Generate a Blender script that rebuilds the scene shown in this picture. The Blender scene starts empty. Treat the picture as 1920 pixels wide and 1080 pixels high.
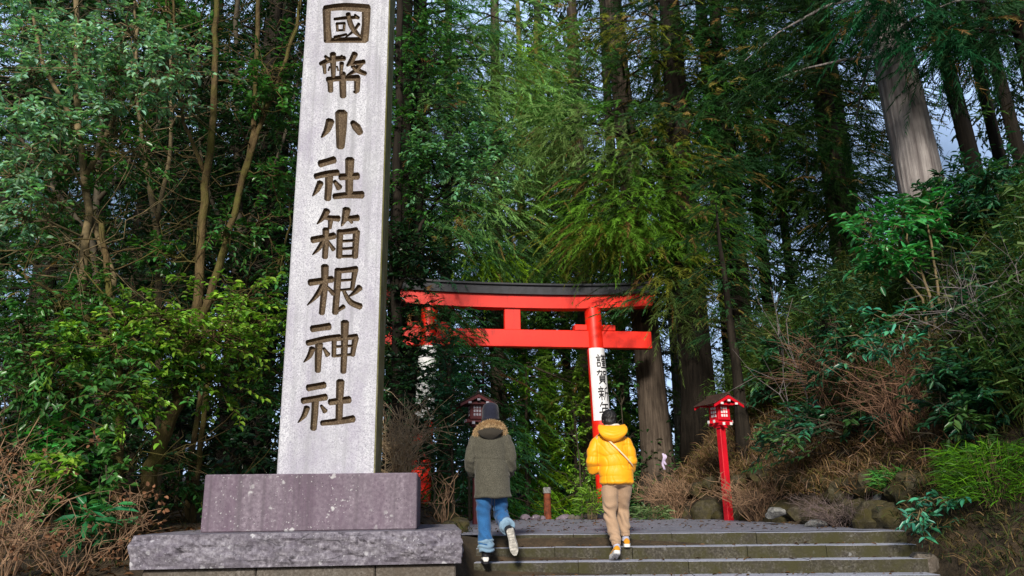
import bpy, bmesh, math, random
import numpy as np
from mathutils import Vector, Matrix, noise

random.seed(11)
rng = np.random.default_rng(11)
PI = math.pi
scene = bpy.context.scene
COL = scene.collection

# ------------------------------------------------------------------ camera
F_PX = 1480.0
PITCH = math.radians(15.5)
ROLL = math.radians(0.8)
CAM = Vector((0.0, 0.0, 0.323))
_fwd = Vector((0, math.cos(PITCH), math.sin(PITCH)))
_up0 = Vector((0, -math.sin(PITCH), math.cos(PITCH)))
_r0 = Vector((1, 0, 0))
_up = _up0 * math.cos(ROLL) + _r0 * math.sin(ROLL)
_rt = _r0 * math.cos(ROLL) - _up0 * math.sin(ROLL)


def ray(px, py):
    return (_fwd + _rt * ((px - 960.0) / F_PX) + _up * ((540.0 - py) / F_PX)).normalized()


def at(px, py, Y):
    """World point seen along a picture direction at the plan distance Y: used to survey the place from the photograph."""
    d = ray(px, py)
    return CAM + d * (Y / d.y)


# ------------------------------------------------------------------ object helpers
def tag(o, label=None, cat=None, group=None, kind=None):
    if label: o["label"] = label
    if cat: o["category"] = cat
    if group: o["group"] = group
    if kind: o["kind"] = kind
    return o


def empty(name, loc=(0, 0, 0), rz=0.0, label=None, cat=None, group=None):
    o = bpy.data.objects.new(name, None)
    o.empty_display_size = 0.2
    COL.objects.link(o)
    o.location = loc
    o.rotation_euler = (0, 0, rz)
    return tag(o, label, cat, group)


def link(name, me, mat=None, parent=None):
    o = bpy.data.objects.new(name, me)
    COL.objects.link(o)
    if mat is not None:
        for m in (mat if isinstance(mat, (list, tuple)) else [mat]):
            me.materials.append(m)
    if parent is not None:
        o.parent = parent
    return o


def shade_smooth(me, angle=None):
    n = len(me.polygons)
    me.polygons.foreach_set("use_smooth", np.ones(n, dtype=bool))
    if angle is not None:
        try:
            me.set_sharp_from_angle(angle=math.radians(angle))
        except Exception:
            pass
    me.update()


class MB:
    """Collects tubes, boxes and lofts into one mesh."""

    def __init__(self):
        self.v, self.f, self.m = [], [], []

    def add(self, v, f, mi=0):
        b = len(self.v)
        self.v += [tuple(p) for p in v]
        self.f += [tuple(i + b for i in q) for q in f]
        self.m += [mi] * len(f)

    def box(self, lo, hi, mi=0, M=None, taper=1.0, ch=0.0):
        x0, y0, z0 = lo
        x1, y1, z1 = hi
        if ch <= 0:
            cx, cy = (x0 + x1) / 2, (y0 + y1) / 2
            t = lambda x, c: c + (x - c) * taper
            v = [(x0, y0, z0), (x1, y0, z0), (x1, y1, z0), (x0, y1, z0),
                 (t(x0, cx), t(y0, cy), z1), (t(x1, cx), t(y0, cy), z1), (t(x1, cx), t(y1, cy), z1), (t(x0, cx), t(y1, cy), z1)]
            f = [(0, 3, 2, 1), (4, 5, 6, 7), (0, 1, 5, 4), (1, 2, 6, 5), (2, 3, 7, 6), (3, 0, 4, 7)]
        else:
            c = ch
            cx, cy = (x0 + x1) / 2, (y0 + y1) / 2
            v, f = [], []

            def rg(z, i):
                s = taper if z > (z0 + z1) / 2 else 1.0
                ps = [(x0 + c, y0 + i), (x1 - c, y0 + i), (x1 - i, y0 + c), (x1 - i, y1 - c), (x1 - c, y1 - i), (x0 + c, y1 - i), (x0 + i, y1 - c), (x0 + i, y0 + c)]
                if i > 0:
                    ps = [(min(max(x, x0 + c), x1 - c), min(max(y, y0 + c), y1 - c)) for x, y in ps]
                return [(cx + (x - cx) * s, cy + (y - cy) * s, z) for x, y in ps]
            for z, i in ((z0, c), (z0 + c, 0), (z1 - c, 0), (z1, c)):
                v += rg(z, i)
            for k in range(3):
                for j in range(8):
                    a, b = k * 8 + j, k * 8 + (j + 1) % 8
                    f.append((a, b, b + 8, a + 8))
            f.append(tuple(range(7, -1, -1)))
            f.append(tuple(range(24, 32)))
        if M is not None:
            v = [M @ Vector(p) for p in v]
        self.add(v, f, mi)

    def tube(self, pts, rad, n=6, mi=0, cap=True, flat=1.0):
        pts = [Vector(p) for p in pts]
        if not hasattr(rad, "__len__"):
            rad = [rad] * len(pts)
        k = len(pts)
        rings = []
        t0 = (pts[1] - pts[0]).normalized()
        u = t0.cross(Vector((0.31, 0.17, 0.93)))
        if u.length < 1e-3:
            u = t0.cross(Vector((1, 0, 0)))
        u.normalize()
        for i in range(k):
            t = (pts[min(i + 1, k - 1)] - pts[max(i - 1, 0)])
            t = t.normalized() if t.length > 1e-9 else t0
            u = (u - t * u.dot(t))
            u = u.normalized() if u.length > 1e-6 else t.orthogonal().normalized()
            w = t.cross(u)
            rings.append([pts[i] + (u * math.cos(2 * PI * j / n) + w * math.sin(2 * PI * j / n) * flat) * rad[i] for j in range(n)])
        v = [p for r in rings for p in r]
        f = []
        for i in range(k - 1):
            for j in range(n):
                a, b = i * n + j, i * n + (j + 1) % n
                f.append((a, b, b + n, a + n))
        if cap:
            f.append(tuple(range(n - 1, -1, -1)))
            f.append(tuple((k - 1) * n + j for j in range(n)))
        self.add(v, f, mi)

    def loft(self, rings, mi=0, cap=True):
        n = len(rings[0])
        v = [p for r in rings for p in r]
        f = []
        for i in range(len(rings) - 1):
            for j in range(n):
                a, b = i * n + j, i * n + (j + 1) % n
                f.append((a, b, b + n, a + n))
        if cap:
            f.append(tuple(range(n - 1, -1, -1)))
            f.append(tuple((len(rings) - 1) * n + j for j in range(n)))
        self.add(v, f, mi)

    def ellipsoid(self, c, r, nu=16, nv=10, mi=0, M=None):
        v, f = [], []
        for i in range(nv + 1):
            ph = -PI / 2 + PI * i / nv
            for j in range(nu):
                th = 2 * PI * j / nu
                p = Vector((r[0] * math.cos(ph) * math.cos(th), r[1] * math.cos(ph) * math.sin(th), r[2] * math.sin(ph)))
                if M is not None: p = M @ p
                v.append(Vector(c) + p)
        for i in range(nv):
            for j in range(nu):
                a, b = i * nu + j, i * nu + (j + 1) % nu
                f.append((a, b, b + nu, a + nu))
        self.add(v, f, mi)

    def mesh(self, name, smooth=None):
        me = bpy.data.meshes.new(name)
        me.from_pydata(self.v, [], self.f)
        if any(self.m):
            me.polygons.foreach_set("material_index", self.m)
        me.update()
        if smooth is not None:
            shade_smooth(me, smooth if smooth > 0 else None)
        return me

    def build(self, name, mat=None, parent=None, smooth=None):
        return link(name, self.mesh(name, smooth), mat, parent)


def cloud_mesh(name, verts, faces, cols, mat, parent=None):
    """verts (V,3), faces (F,k), cols (V,3) to one mesh with a colour attribute."""
    me = bpy.data.meshes.new(name)
    V, (Fn, k) = len(verts), faces.shape
    me.vertices.add(V)
    me.vertices.foreach_set("co", np.ascontiguousarray(verts, dtype=np.float32).ravel())
    me.loops.add(Fn * k)
    me.loops.foreach_set("vertex_index", np.ascontiguousarray(faces, dtype=np.int32).ravel())
    me.polygons.add(Fn)
    me.polygons.foreach_set("loop_start", np.arange(0, Fn * k, k, dtype=np.int32))
    me.update(calc_edges=True)
    c = np.ones((V, 4), dtype=np.float32)
    c[:, :3] = cols
    at_ = me.attributes.new("Col", "FLOAT_COLOR", "POINT")
    at_.data.foreach_set("color", c.ravel())
    me.materials.append(mat)
    me.validate()
    if name is None:
        return me
    return link(name, me, None, parent)


def norm(a):
    return a / np.maximum(np.linalg.norm(a, axis=-1, keepdims=True), 1e-9)


def leaf_arrays(pos, d, nrm, length, width, col, fold=0.25):
    """Folded six-point leaves: two quads each."""
    n = len(pos)
    d = norm(d)
    s = norm(np.cross(d, nrm))
    u = norm(np.cross(s, d))
    L, W = length[:, None], width[:, None]
    base = pos
    tip = pos + d * L - u * L * 0.10
    l1 = pos + d * L * 0.30 + s * W * 0.5 + u * W * fold
    l2 = pos + d * L * 0.68 + s * W * 0.42 + u * W * fold * 0.7
    r1 = pos + d * L * 0.30 - s * W * 0.5 + u * W * fold
    r2 = pos + d * L * 0.68 - s * W * 0.42 + u * W * fold * 0.7
    v = np.stack([base, l1, l2, tip, r2, r1], axis=1).reshape(-1, 3)
    o = (np.arange(n) * 6)[:, None]
    f = np.stack([o + np.array([[0, 3, 2, 1]]), o + np.array([[0, 5, 4, 3]])], axis=1).reshape(-1, 4)
    c = np.repeat(col, 6, axis=0)
    return v, f, c


def blade_arrays(pos, d, length, width, col, tipcol=None, side=None, droop=0.0, seg=1):
    """Thin pointed blades: one triangle each (seg 1) or a bent quad and a triangle as quads (seg 2)."""
    n = len(pos)
    d = norm(d)
    r = rng.normal(size=(n, 3)) if side is None else side
    s = norm(np.cross(d, r))
    L, W = length[:, None], width[:, None]
    c0 = col
    c1 = col if tipcol is None else tipcol
    if seg == 1:
        v = np.stack([pos - s * W / 2, pos + s * W / 2, pos + d * L + np.array([0, 0, -1.0]) * L * droop], axis=1).reshape(-1, 3)
        f = np.arange(n * 3).reshape(-1, 3)
        c = np.stack([c0, c0, c1], axis=1).reshape(-1, 3)
    else:
        dn = np.array([0, 0, -1.0])
        mid = pos + d * L * 0.5 + dn * L * droop * 0.25
        tip = pos + d * L + dn * L * droop
        v = np.stack([pos - s * W / 2, pos + s * W / 2, mid + s * W * 0.45, mid - s * W * 0.45, tip], axis=1).reshape(-1, 3)
        o = (np.arange(n) * 5)[:, None]
        # keep every face a triangle
        f = np.stack([o + np.array([[0, 1, 2]]), o + np.array([[0, 2, 3]]), o + np.array([[3, 2, 4]])], axis=1).reshape(-1, 3)
        c = np.stack([c0, c0, c0, c0, c1], axis=1).reshape(-1, 3)
    return v, f, c


def merge(parts):
    vs, fs, cs, b = [], [], [], 0
    for v, f, c in parts:
        vs.append(v); fs.append(f + b); cs.append(c); b += len(v)
    return np.concatenate(vs), np.concatenate(fs), np.concatenate(cs)


def remeshed(mb, voxel, smooth_iter=2, disp=None, name="tmp"):
    """Unite overlapping lofts into one continuous skin."""
    me = mb.mesh(name)
    o = bpy.data.objects.new(name, me)
    COL.objects.link(o)
    md = o.modifiers.new("r", "REMESH"); md.mode = "VOXEL"; md.voxel_size = voxel
    if smooth_iter:
        sm = o.modifiers.new("s", "SMOOTH"); sm.factor = 0.5; sm.iterations = smooth_iter
    dg = bpy.context.evaluated_depsgraph_get()
    dg.update()
    out = bpy.data.meshes.new_from_object(o.evaluated_get(dg))
    bpy.data.objects.remove(o)
    if disp is not None:
        n = len(out.vertices)
        co = np.empty(n * 3); nr = np.empty(n * 3)
        out.vertices.foreach_get("co", co); out.vertices.foreach_get("normal", nr)
        co = co.reshape(-1, 3); nr = nr.reshape(-1, 3)
        d = np.array([disp(Vector(p), Vector(q)) for p, q in zip(co, nr)])
        co = co + nr * d[:, None]
        out.vertices.foreach_set("co", co.ravel())
        out.update()
    shade_smooth(out)
    return out


# ------------------------------------------------------------------ materials
def new_mat(name):
    m = bpy.data.materials.new(name)
    m.use_nodes = True
    nt = m.node_tree
    nt.nodes.clear()
    out = nt.nodes.new("ShaderNodeOutputMaterial")
    b = nt.nodes.new("ShaderNodeBsdfPrincipled")
    nt.links.new(b.outputs[0], out.inputs[0])
    return m, nt, b, out


def N(nt, t, **kw):
    n = nt.nodes.new(t)
    for k, v in kw.items():
        if k in n.inputs.keys():
            n.inputs[k].default_value = v
        else:
            setattr(n, k, v)
    return n


def ramp(nt, src, stops):
    r = nt.nodes.new("ShaderNodeValToRGB")
    el = r.color_ramp.elements
    while len(el) < len(stops):
        el.new(0.5)
    for e, (p, c) in zip(el, stops):
        e.position = p
        e.color = (*c, 1) if len(c) == 3 else c
    nt.links.new(src, r.inputs[0])
    return r.outputs[0]


def coords(nt, scale=(1, 1, 1), kind="Object"):
    tc = nt.nodes.new("ShaderNodeTexCoord")
    mp = nt.nodes.new("ShaderNodeMapping")
    mp.inputs["Scale"].default_value = scale
    nt.links.new(tc.outputs[kind], mp.inputs[0])
    return mp.outputs[0]


def noise_tex(nt, vec, scale, detail=6, rough=0.6, dist=0.0):
    n = N(nt, "ShaderNodeTexNoise", Scale=scale, Detail=detail, Roughness=rough, Distortion=dist)
    nt.links.new(vec, n.inputs["Vector"])
    return n.outputs[0]


def voro(nt, vec, scale, feature="F1", rnd=1.0):
    n = nt.nodes.new("ShaderNodeTexVoronoi")
    n.feature = feature
    n.inputs["Scale"].default_value = scale
    n.inputs["Randomness"].default_value = rnd
    nt.links.new(vec, n.inputs["Vector"])
    return n.outputs[0]


def mix(nt, fac, a, b, mode="MIX"):
    m = nt.nodes.new("ShaderNodeMix")
    m.data_type = "RGBA"
    m.blend_type = mode
    def put(s, x):
        if hasattr(x, "is_output"): nt.links.new(x, s)
        elif isinstance(x, (int, float)): s.default_value = x
        else: s.default_value = (*x, 1)
    put(m.inputs[0], fac); put(m.inputs[6], a); put(m.inputs[7], b)
    return m.outputs[2]


def bump(nt, b, h, strength=0.5, dist=0.02):
    n = N(nt, "ShaderNodeBump", Strength=strength, Distance=dist)
    nt.links.new(h, n.inputs["Height"])
    nt.links.new(n.outputs[0], b.inputs["Normal"])


def simple(name, col, rough=0.6, var=0.15, scale=8.0, bmp=0.0, spec=0.4, kind="Object", stretch=(1, 1, 1), bdist=0.01):
    m, nt, b, out = new_mat(name)
    v = coords(nt, stretch, kind)
    n = noise_tex(nt, v, scale)
    lo = tuple(max(0, c * (1 - var * 2)) for c in col)
    hi = tuple(min(1, c * (1 + var)) for c in col)
    nt.links.new(ramp(nt, n, [(0.3, lo), (0.65, hi)]), b.inputs["Base Color"])
    b.inputs["Roughness"].default_value = rough
    b.inputs["Specular IOR Level"].default_value = spec
    if bmp:
        bump(nt, b, noise_tex(nt, v, scale * 3), bmp, bdist)
    return m


def leaf_mat(name, rough=0.4, trans=0.25, spec=0.5, tint=(1, 1, 1)):
    m, nt, b, out = new_mat(name)
    a = nt.nodes.new("ShaderNodeAttribute"); a.attribute_name = "Col"
    c = a.outputs["Color"]
    if tint != (1, 1, 1):
        c = mix(nt, 1.0, c, tint, "MULTIPLY")
    nt.links.new(c, b.inputs["Base Color"])
    b.inputs["Roughness"].default_value = rough
    b.inputs["Specular IOR Level"].default_value = spec
    if trans > 0:
        t = nt.nodes.new("ShaderNodeBsdfTranslucent")
        tc = mix(nt, 1.0, c, (1.3, 1.5, 0.6), "MULTIPLY")
        nt.links.new(tc, t.inputs[0])
        ms = N(nt, "ShaderNodeMixShader"); ms.inputs[0].default_value = trans
        nt.links.new(b.outputs[0], ms.inputs[1]); nt.links.new(t.outputs[0], ms.inputs[2])
        nt.links.new(ms.outputs[0], out.inputs[0])
    return m


def bark_mat(name, dark, light, moss=None, stretch=0.12, scale=14.0):
    m, nt, b, out = new_mat(name)
    v = coords(nt, (1, 1, stretch))
    n = noise_tex(nt, v, scale, 8, 0.65, 0.4)
    c = ramp(nt, n, [(0.32, dark), (0.52, tuple((a + q) / 2 for a, q in zip(dark, light))), (0.68, light)])
    v2 = coords(nt)
    big = noise_tex(nt, v2, 1.3, 4)
    c = mix(nt, ramp(nt, big, [(0.35, (0, 0, 0)), (0.7, (0.6, 0.6, 0.6))]), c, tuple(x * 0.55 for x in dark))
    if moss:
        mm = noise_tex(nt, v2, 2.6, 5)
        c = mix(nt, ramp(nt, mm, [(0.45, (0, 0, 0)), (0.62, (0.85, 0.85, 0.85))]), c, moss)
    nt.links.new(c, b.inputs["Base Color"])
    b.inputs["Roughness"].default_value = 0.9
    b.inputs["Specular IOR Level"].default_value = 0.2
    bump(nt, b, n, 0.9, 0.04)
    return m


def stone_mat(name, base, dark, light, speck=220.0, gw=0.0, cracks=False, streak=0.55, stain=None, lichen=None, grain=90.0, bmp=0.35, bdist=0.004, stainscale=(1.3, 1.3, 0.5), moss=None):
    m, nt, b, out = new_mat(name)
    v = coords(nt)
    n1 = noise_tex(nt, v, grain, 3, 0.7)
    c = ramp(nt, n1, [(0.34 - gw, dark), (0.5, base), (0.68 + gw, light)])
    vs = coords(nt, stainscale)
    n2 = noise_tex(nt, vs, 1.7, 7, 0.68, 0.3)
    if stain:
        c = mix(nt, ramp(nt, n2, [(0.42, (0, 0, 0)), (0.66, (0.75, 0.75, 0.75))]), c, stain)
    n3 = noise_tex(nt, v, 5.0, 8, 0.75)
    c = mix(nt, ramp(nt, n3, [(0.35, (0.55, 0.55, 0.55)), (0.55, (0, 0, 0))]), c, tuple(x * 0.72 for x in base))
    # coarse dark grains, sparse
    sp2 = voro(nt, v, speck * 0.22)
    sm2 = noise_tex(nt, v, 6.0, 4)
    c = mix(nt, mix(nt, 1.0, ramp(nt, sp2, [(0.12, (0.75, 0.75, 0.75)), (0.22, (0, 0, 0))]), ramp(nt, sm2, [(0.42, (0, 0, 0)), (0.62, (1, 1, 1))]), "MULTIPLY"), c, tuple(x * 0.5 for x in dark))
    # rain streaks
    vr = coords(nt, (14, 14, 0.35))
    nr_ = noise_tex(nt, vr, 1.0, 6, 0.6)
    c = mix(nt, ramp(nt, nr_, [(0.50, (0, 0, 0)), (0.72, (streak, streak, streak))]), c, tuple(x * 0.5 for x in base))
    if cracks:
        vc = coords(nt, (1.0, 1.0, 2.6))
        wc = mix(nt, 0.25, vc, noise_tex(nt, vc, 4.0, 5))
        ce = voro(nt, wc, 3.2, "DISTANCE_TO_EDGE")
        cmask = mix(nt, 1.0, ramp(nt, ce, [(0.0, (0.9, 0.9, 0.9)), (0.035, (0, 0, 0))]), ramp(nt, noise_tex(nt, v, 2.2, 3), [(0.45, (0, 0, 0)), (0.6, (1, 1, 1))]), "MULTIPLY")
        c = mix(nt, cmask, c, tuple(x * 0.3 for x in dark))
    # fine dark specks of mica
    sp = voro(nt, v, speck * 0.45)
    sm = noise_tex(nt, v, 14.0, 3)
    spm = ramp(nt, sp, [(0.10, (0.8, 0.8, 0.8)), (0.2, (0, 0, 0))])
    spm = mix(nt, 1.0, spm, ramp(nt, sm, [(0.45, (0, 0, 0)), (0.6, (1, 1, 1))]), "MULTIPLY")
    c = mix(nt, spm, c, tuple(x * 0.35 for x in dark))
    if lichen:
        lv = noise_tex(nt, v, 3.0, 3)
        wv = mix(nt, 0.06, v, noise_tex(nt, v, 20.0, 4))
        l1 = voro(nt, wv, 9.0)
        lm = ramp(nt, l1, [(0.13, (0.8, 0.8, 0.8)), (0.2, (0, 0, 0))])
        l2 = voro(nt, wv, 34.0)
        lm2 = ramp(nt, l2, [(0.12, (0.7, 0.7, 0.7)), (0.2, (0, 0, 0))])
        lm = mix(nt, 1.0, lm, lm2, "ADD")
        lm = mix(nt, 1.0, lm, ramp(nt, lv, [(0.45, (0, 0, 0)), (0.58, (1, 1, 1))]), "MULTIPLY")
        c = mix(nt, lm, c, lichen)
    if moss:
        mn = noise_tex(nt, v, 3.5, 7, 0.7)
        c = mix(nt, ramp(nt, mn, [(0.40, (0, 0, 0)), (0.6, (0.9, 0.9, 0.9))]), c, moss)
    nt.links.new(c, b.inputs["Base Color"])
    b.inputs["Roughness"].default_value = 0.85
    b.inputs["Specular IOR Level"].default_value = 0.3
    bump(nt, b, mix(nt, 0.5, n1, n3), bmp, bdist)
    return m


def paint_mat(name, col, worn, rough=0.35):
    m, nt, b, out = new_mat(name)
    v = coords(nt)
    n = noise_tex(nt, v, 2.2, 6, 0.65)
    c = ramp(nt, n, [(0.3, worn), (0.55, col)])
    vs = coords(nt, (9, 9, 0.7))
    st = noise_tex(nt, vs, 2.0, 5)
    c = mix(nt, ramp(nt, st, [(0.55, (0, 0, 0)), (0.75, (0.6, 0.6, 0.6))]), c, tuple(x * 0.45 for x in worn))
    nt.links.new(c, b.inputs["Base Color"])
    b.inputs["Roughness"].default_value = rough
    bump(nt, b, noise_tex(nt, v, 30.0, 4), 0.12, 0.004)
    return m


M = {}
M["granite"] = stone_mat("white_granite", (0.53, 0.54, 0.60), (0.24, 0.24, 0.29), (0.68, 0.69, 0.75), stain=(0.29, 0.265, 0.36), speck=260, grain=85, streak=0.75, bmp=0.3, bdist=0.003)
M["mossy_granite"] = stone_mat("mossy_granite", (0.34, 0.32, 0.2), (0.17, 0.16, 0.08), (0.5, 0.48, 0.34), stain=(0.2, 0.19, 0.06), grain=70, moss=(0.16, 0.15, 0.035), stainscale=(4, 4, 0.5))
M["groove"] = stone_mat("grimy_carving", (0.105, 0.072, 0.042), (0.045, 0.03, 0.02), (0.27, 0.21, 0.14), speck=200, stain=(0.07, 0.045, 0.03), grain=60, stainscale=(6, 6, 6))
M["pedestal"] = stone_mat("lichen_stone", (0.19, 0.155, 0.195), (0.09, 0.07, 0.095), (0.32, 0.275, 0.325), stain=(0.115, 0.075, 0.115), lichen=(0.52, 0.52, 0.54), grain=30, gw=0.14, streak=0.75, bmp=0.5, bdist=0.006, stainscale=(2.2, 2.2, 0.3), speck=160)
M["slab"] = stone_mat("rough_stone", (0.20, 0.185, 0.225), (0.08, 0.073, 0.092), (0.37, 0.355, 0.41), stain=(0.10, 0.085, 0.12), lichen=(0.50, 0.50, 0.55), grain=26, bmp=0.8, bdist=0.015, stainscale=(2, 2, 2), cracks=True, streak=0.3)
M["footing"] = stone_mat("footing_stone", (0.13, 0.115, 0.10), (0.06, 0.05, 0.045), (0.22, 0.2, 0.19), stain=(0.08, 0.06, 0.045), grain=40, bmp=0.6, bdist=0.01)
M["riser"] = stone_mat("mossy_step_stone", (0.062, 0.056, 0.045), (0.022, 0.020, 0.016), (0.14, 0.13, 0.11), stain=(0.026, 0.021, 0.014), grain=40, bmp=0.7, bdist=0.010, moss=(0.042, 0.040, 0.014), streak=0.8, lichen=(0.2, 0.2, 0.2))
M["tread"] = stone_mat("skylit_tread_stone", (0.40, 0.42, 0.53), (0.22, 0.23, 0.29), (0.55, 0.57, 0.70), stain=(0.24, 0.25, 0.32), streak=0.2, grain=50, bmp=0.5, bdist=0.006)  # bluish skylight on the treads is put into the stone colour
M["path"] = stone_mat("path_paving", (0.25, 0.26, 0.33), (0.12, 0.125, 0.16), (0.40, 0.41, 0.51), stain=(0.12, 0.125, 0.155), grain=28, bmp=0.8, bdist=0.015, stainscale=(0.7, 3.0, 1), cracks=True, speck=90)
for n_ in M["path"].node_tree.nodes:
    if n_.type == "BSDF_PRINCIPLED": n_.inputs["Roughness"].default_value = 0.55
M["rock"] = stone_mat("mossy_rock", (0.045, 0.039, 0.024), (0.016, 0.013, 0.008), (0.10, 0.088, 0.062), stain=(0.025, 0.019, 0.010), grain=18, bmp=0.9, bdist=0.03, moss=(0.048, 0.040, 0.010))
M["grey_rock"] = stone_mat("bare_grey_rock", (0.24, 0.24, 0.24), (0.1, 0.1, 0.1), (0.42, 0.42, 0.42), stain=(0.12, 0.12, 0.11), grain=18, bmp=0.9, bdist=0.03, lichen=(0.45, 0.46, 0.42))
M["red"] = paint_mat("vermilion_paint", (0.90, 0.022, 0.008), (0.55, 0.014, 0.006), 0.42)
M["lred"] = paint_mat("crimson_paint", (0.62, 0.008, 0.022), (0.40, 0.006, 0.014), 0.4)
M["black"] = simple("black_copper", (0.022, 0.024, 0.034), 0.45, 0.3, 5.0, 0.2)
M["white"] = simple("white_paint", (0.78, 0.78, 0.80), 0.6, 0.06, 10)
M["paper"] = simple("banner_cloth", (0.76, 0.77, 0.82), 0.75, 0.05, 6, 0.1)
M["ink"] = simple("black_ink", (0.012, 0.012, 0.016), 0.6, 0.1, 10)
M["shingle"] = simple("weathered_shingle", (0.065, 0.036, 0.028), 0.8, 0.35, 14, 0.6, stretch=(1, 4, 1))
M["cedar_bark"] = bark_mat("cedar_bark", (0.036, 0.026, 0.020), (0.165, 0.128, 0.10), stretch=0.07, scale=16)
M["dark_bark"] = bark_mat("shaded_cedar_bark", (0.009, 0.007, 0.005), (0.036, 0.028, 0.021), stretch=0.07, scale=16)  # darker copy of the cedar bark, forest shade put into its colour
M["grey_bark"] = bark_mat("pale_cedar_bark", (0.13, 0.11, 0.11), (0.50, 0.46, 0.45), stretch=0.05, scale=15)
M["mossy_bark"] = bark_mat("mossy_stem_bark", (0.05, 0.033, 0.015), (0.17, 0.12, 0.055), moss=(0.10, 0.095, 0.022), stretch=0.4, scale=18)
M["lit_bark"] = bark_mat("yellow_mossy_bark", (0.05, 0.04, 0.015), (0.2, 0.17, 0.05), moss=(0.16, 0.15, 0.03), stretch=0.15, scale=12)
M["twig"] = simple("twig_bark", (0.16, 0.12, 0.06), 0.85, 0.3, 12)
M["dark_twig"] = simple("dark_twig_bark", (0.05, 0.04, 0.025), 0.85, 0.3, 12)
M["lightened_twig"] = simple("lightened_dry_stem", (0.50, 0.36, 0.22), 0.85, 0.25, 9)  # lighter copy of the dry stem, sunlight on one shrub put into colour
M["tan_twig"] = simple("dry_stem", (0.27, 0.165, 0.10), 0.85, 0.3, 9)
M["grey_twig"] = simple("grey_dead_twig", (0.17, 0.145, 0.15), 0.85, 0.3, 9)
M["mauve_twig"] = simple("mauve_dead_twig", (0.13, 0.095, 0.09), 0.85, 0.3, 9)
M["red_twig"] = simple("rusty_dead_twig", (0.17, 0.09, 0.055), 0.85, 0.3, 9)
M["leaf"] = leaf_mat("glossy_leaf", 0.32, 0.28, 0.5, (1.75, 2.1, 1.6))
M["needle"] = leaf_mat("cedar_needle", 0.6, 0.28, 0.12, (2.0, 2.25, 1.5))
M["grass"] = leaf_mat("grass_blade", 0.5, 0.2, 0.25, (1.5, 1.7, 1.25))
M["dry"] = leaf_mat("dry_blade", 0.8, 0.15, 0.15, (0.85, 0.76, 0.72))

m, nt, b, out = new_mat("forest_soil")
v = coords(nt)
n = noise_tex(nt, v, 2.2, 9, 0.7)
c = ramp(nt, n, [(0.3, (0.018, 0.012, 0.007)), (0.5, (0.05, 0.034, 0.018)), (0.65, (0.10, 0.065, 0.035)), (0.8, (0.07, 0.07, 0.02))])
nt.links.new(c, b.inputs["Base Color"])
b.inputs["Roughness"].default_value = 0.95
bump(nt, b, noise_tex(nt, v, 9.0, 8, 0.7), 1.0, 0.08)
M["soil"] = m


# ------------------------------------------------------------------ ground
def sstep(a, b_, x):
    t = np.clip((x - a) / (b_ - a), 0, 1)
    return t * t * (3 - 2 * t)


def floor_z(Y):
    return 0.012 * (np.minimum(Y, 16.0) - 9.7) - 0.05 * np.maximum(Y - 16.3, 0) * (Y < 24) - 0.385 * (Y >= 24)


BX = ([-50, 8.0, 9.7, 11.5, 14.0, 16.0, 18.5, 22, 40, 200], [4.5, 4.45, 4.45, 4.2, 3.75, 2.9, 2.9, 3.0, 4.0, 4.0])
LX = ([-50, 8.0, 9.7, 12.0, 16.0, 18.5, 24, 40, 200], [-0.5, -0.5, -0.55, -0.75, -1.6, -2.4, -2.4, -3, -3])


def right_edge(Y): return np.interp(Y, *BX)
def left_edge(Y): return np.interp(Y, *LX)


def terrain(X, Y):
    X = np.asarray(X, float); Y = np.asarray(Y, float)
    low = -0.95 + 0 * X
    left_ground = -0.95 + 0.62 * sstep(4.2, 7.0, Y) + 0.33 * sstep(7.0, 9.8, Y)
    steps = np.clip(-(9.7 - Y) * 0.38 - 0.16, -0.95, 0)
    plat = np.where(Y < 9.7, steps, floor_z(Y) - 0.04)
    # left of the path
    a = left_edge(Y) - X
    near = 1 - sstep(16, 26, Y)
    mound = 0.62 * sstep(0.0, 1.1, a) * sstep(9.5, 11.5, Y) * near
    mound = mound * (1 - 0.6 * sstep(1.5, 5.0, a))
    lft = np.where(Y < 9.7, left_ground, 0.0) + mound
    # right bank
    b_ = X - right_edge(Y)
    rise = 0.42 * sstep(0.0, 0.45, b_) + 1.22 * np.maximum(b_ - 0.45, 0)
    rise = 5.6 * np.tanh(rise / 5.6)
    rise = rise * (1 - 0.65 * sstep(18, 34, Y)) * (0.55 + 0.45 * sstep(5.0, 10.0, Y))
    base = np.where(Y < 9.7, -0.62 + 0.55 * sstep(6.8, 9.7, Y), floor_z(Y))
    rgt = base + rise
    wl = sstep(-0.05, 0.12, a)
    wr = sstep(-0.05, 0.12, b_)
    z = plat * (1 - wl) * (1 - wr) + lft * wl + rgt * wr
    z = z + 0.16 * np.sin(X * 0.7 + 1.3) * np.sin(Y * 0.55) * sstep(0.5, 3, np.maximum(a, b_))
    z = z + sstep(34, 95, Y) * 4.0
    return z


def tz(x, y): return float(terrain(x, y))


gx = np.sinh(np.linspace(-3.6, 3.6, 190)) * 4.9
gy = np.concatenate([np.linspace(-90, -6, 14), np.linspace(-5, 24, 150), np.linspace(24.6, 160, 60)])
GX, GY = np.meshgrid(gx, gy)
GZ = terrain(GX, GY)
rough = np.array([noise.noise((x * 1.7, y * 1.7, 0)) + 0.5 * noise.noise((x * 4.1, y * 4.1, 3)) for x, y in zip(GX.ravel(), GY.ravel())]).reshape(GX.shape)
out_ = np.maximum(left_edge(GY) - GX, GX - right_edge(GY))
GZ = GZ + rough * 0.07 * sstep(0.05, 0.6, out_)
ny, nx = GX.shape
vv = np.stack([GX, GY, GZ], -1).reshape(-1, 3)
ii = np.arange(ny * nx).reshape(ny, nx)
ff = np.stack([ii[:-1, :-1], ii[:-1, 1:], ii[1:, 1:], ii[1:, :-1]], -1).reshape(-1, 4)
me = bpy.data.meshes.new("ground")
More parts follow.
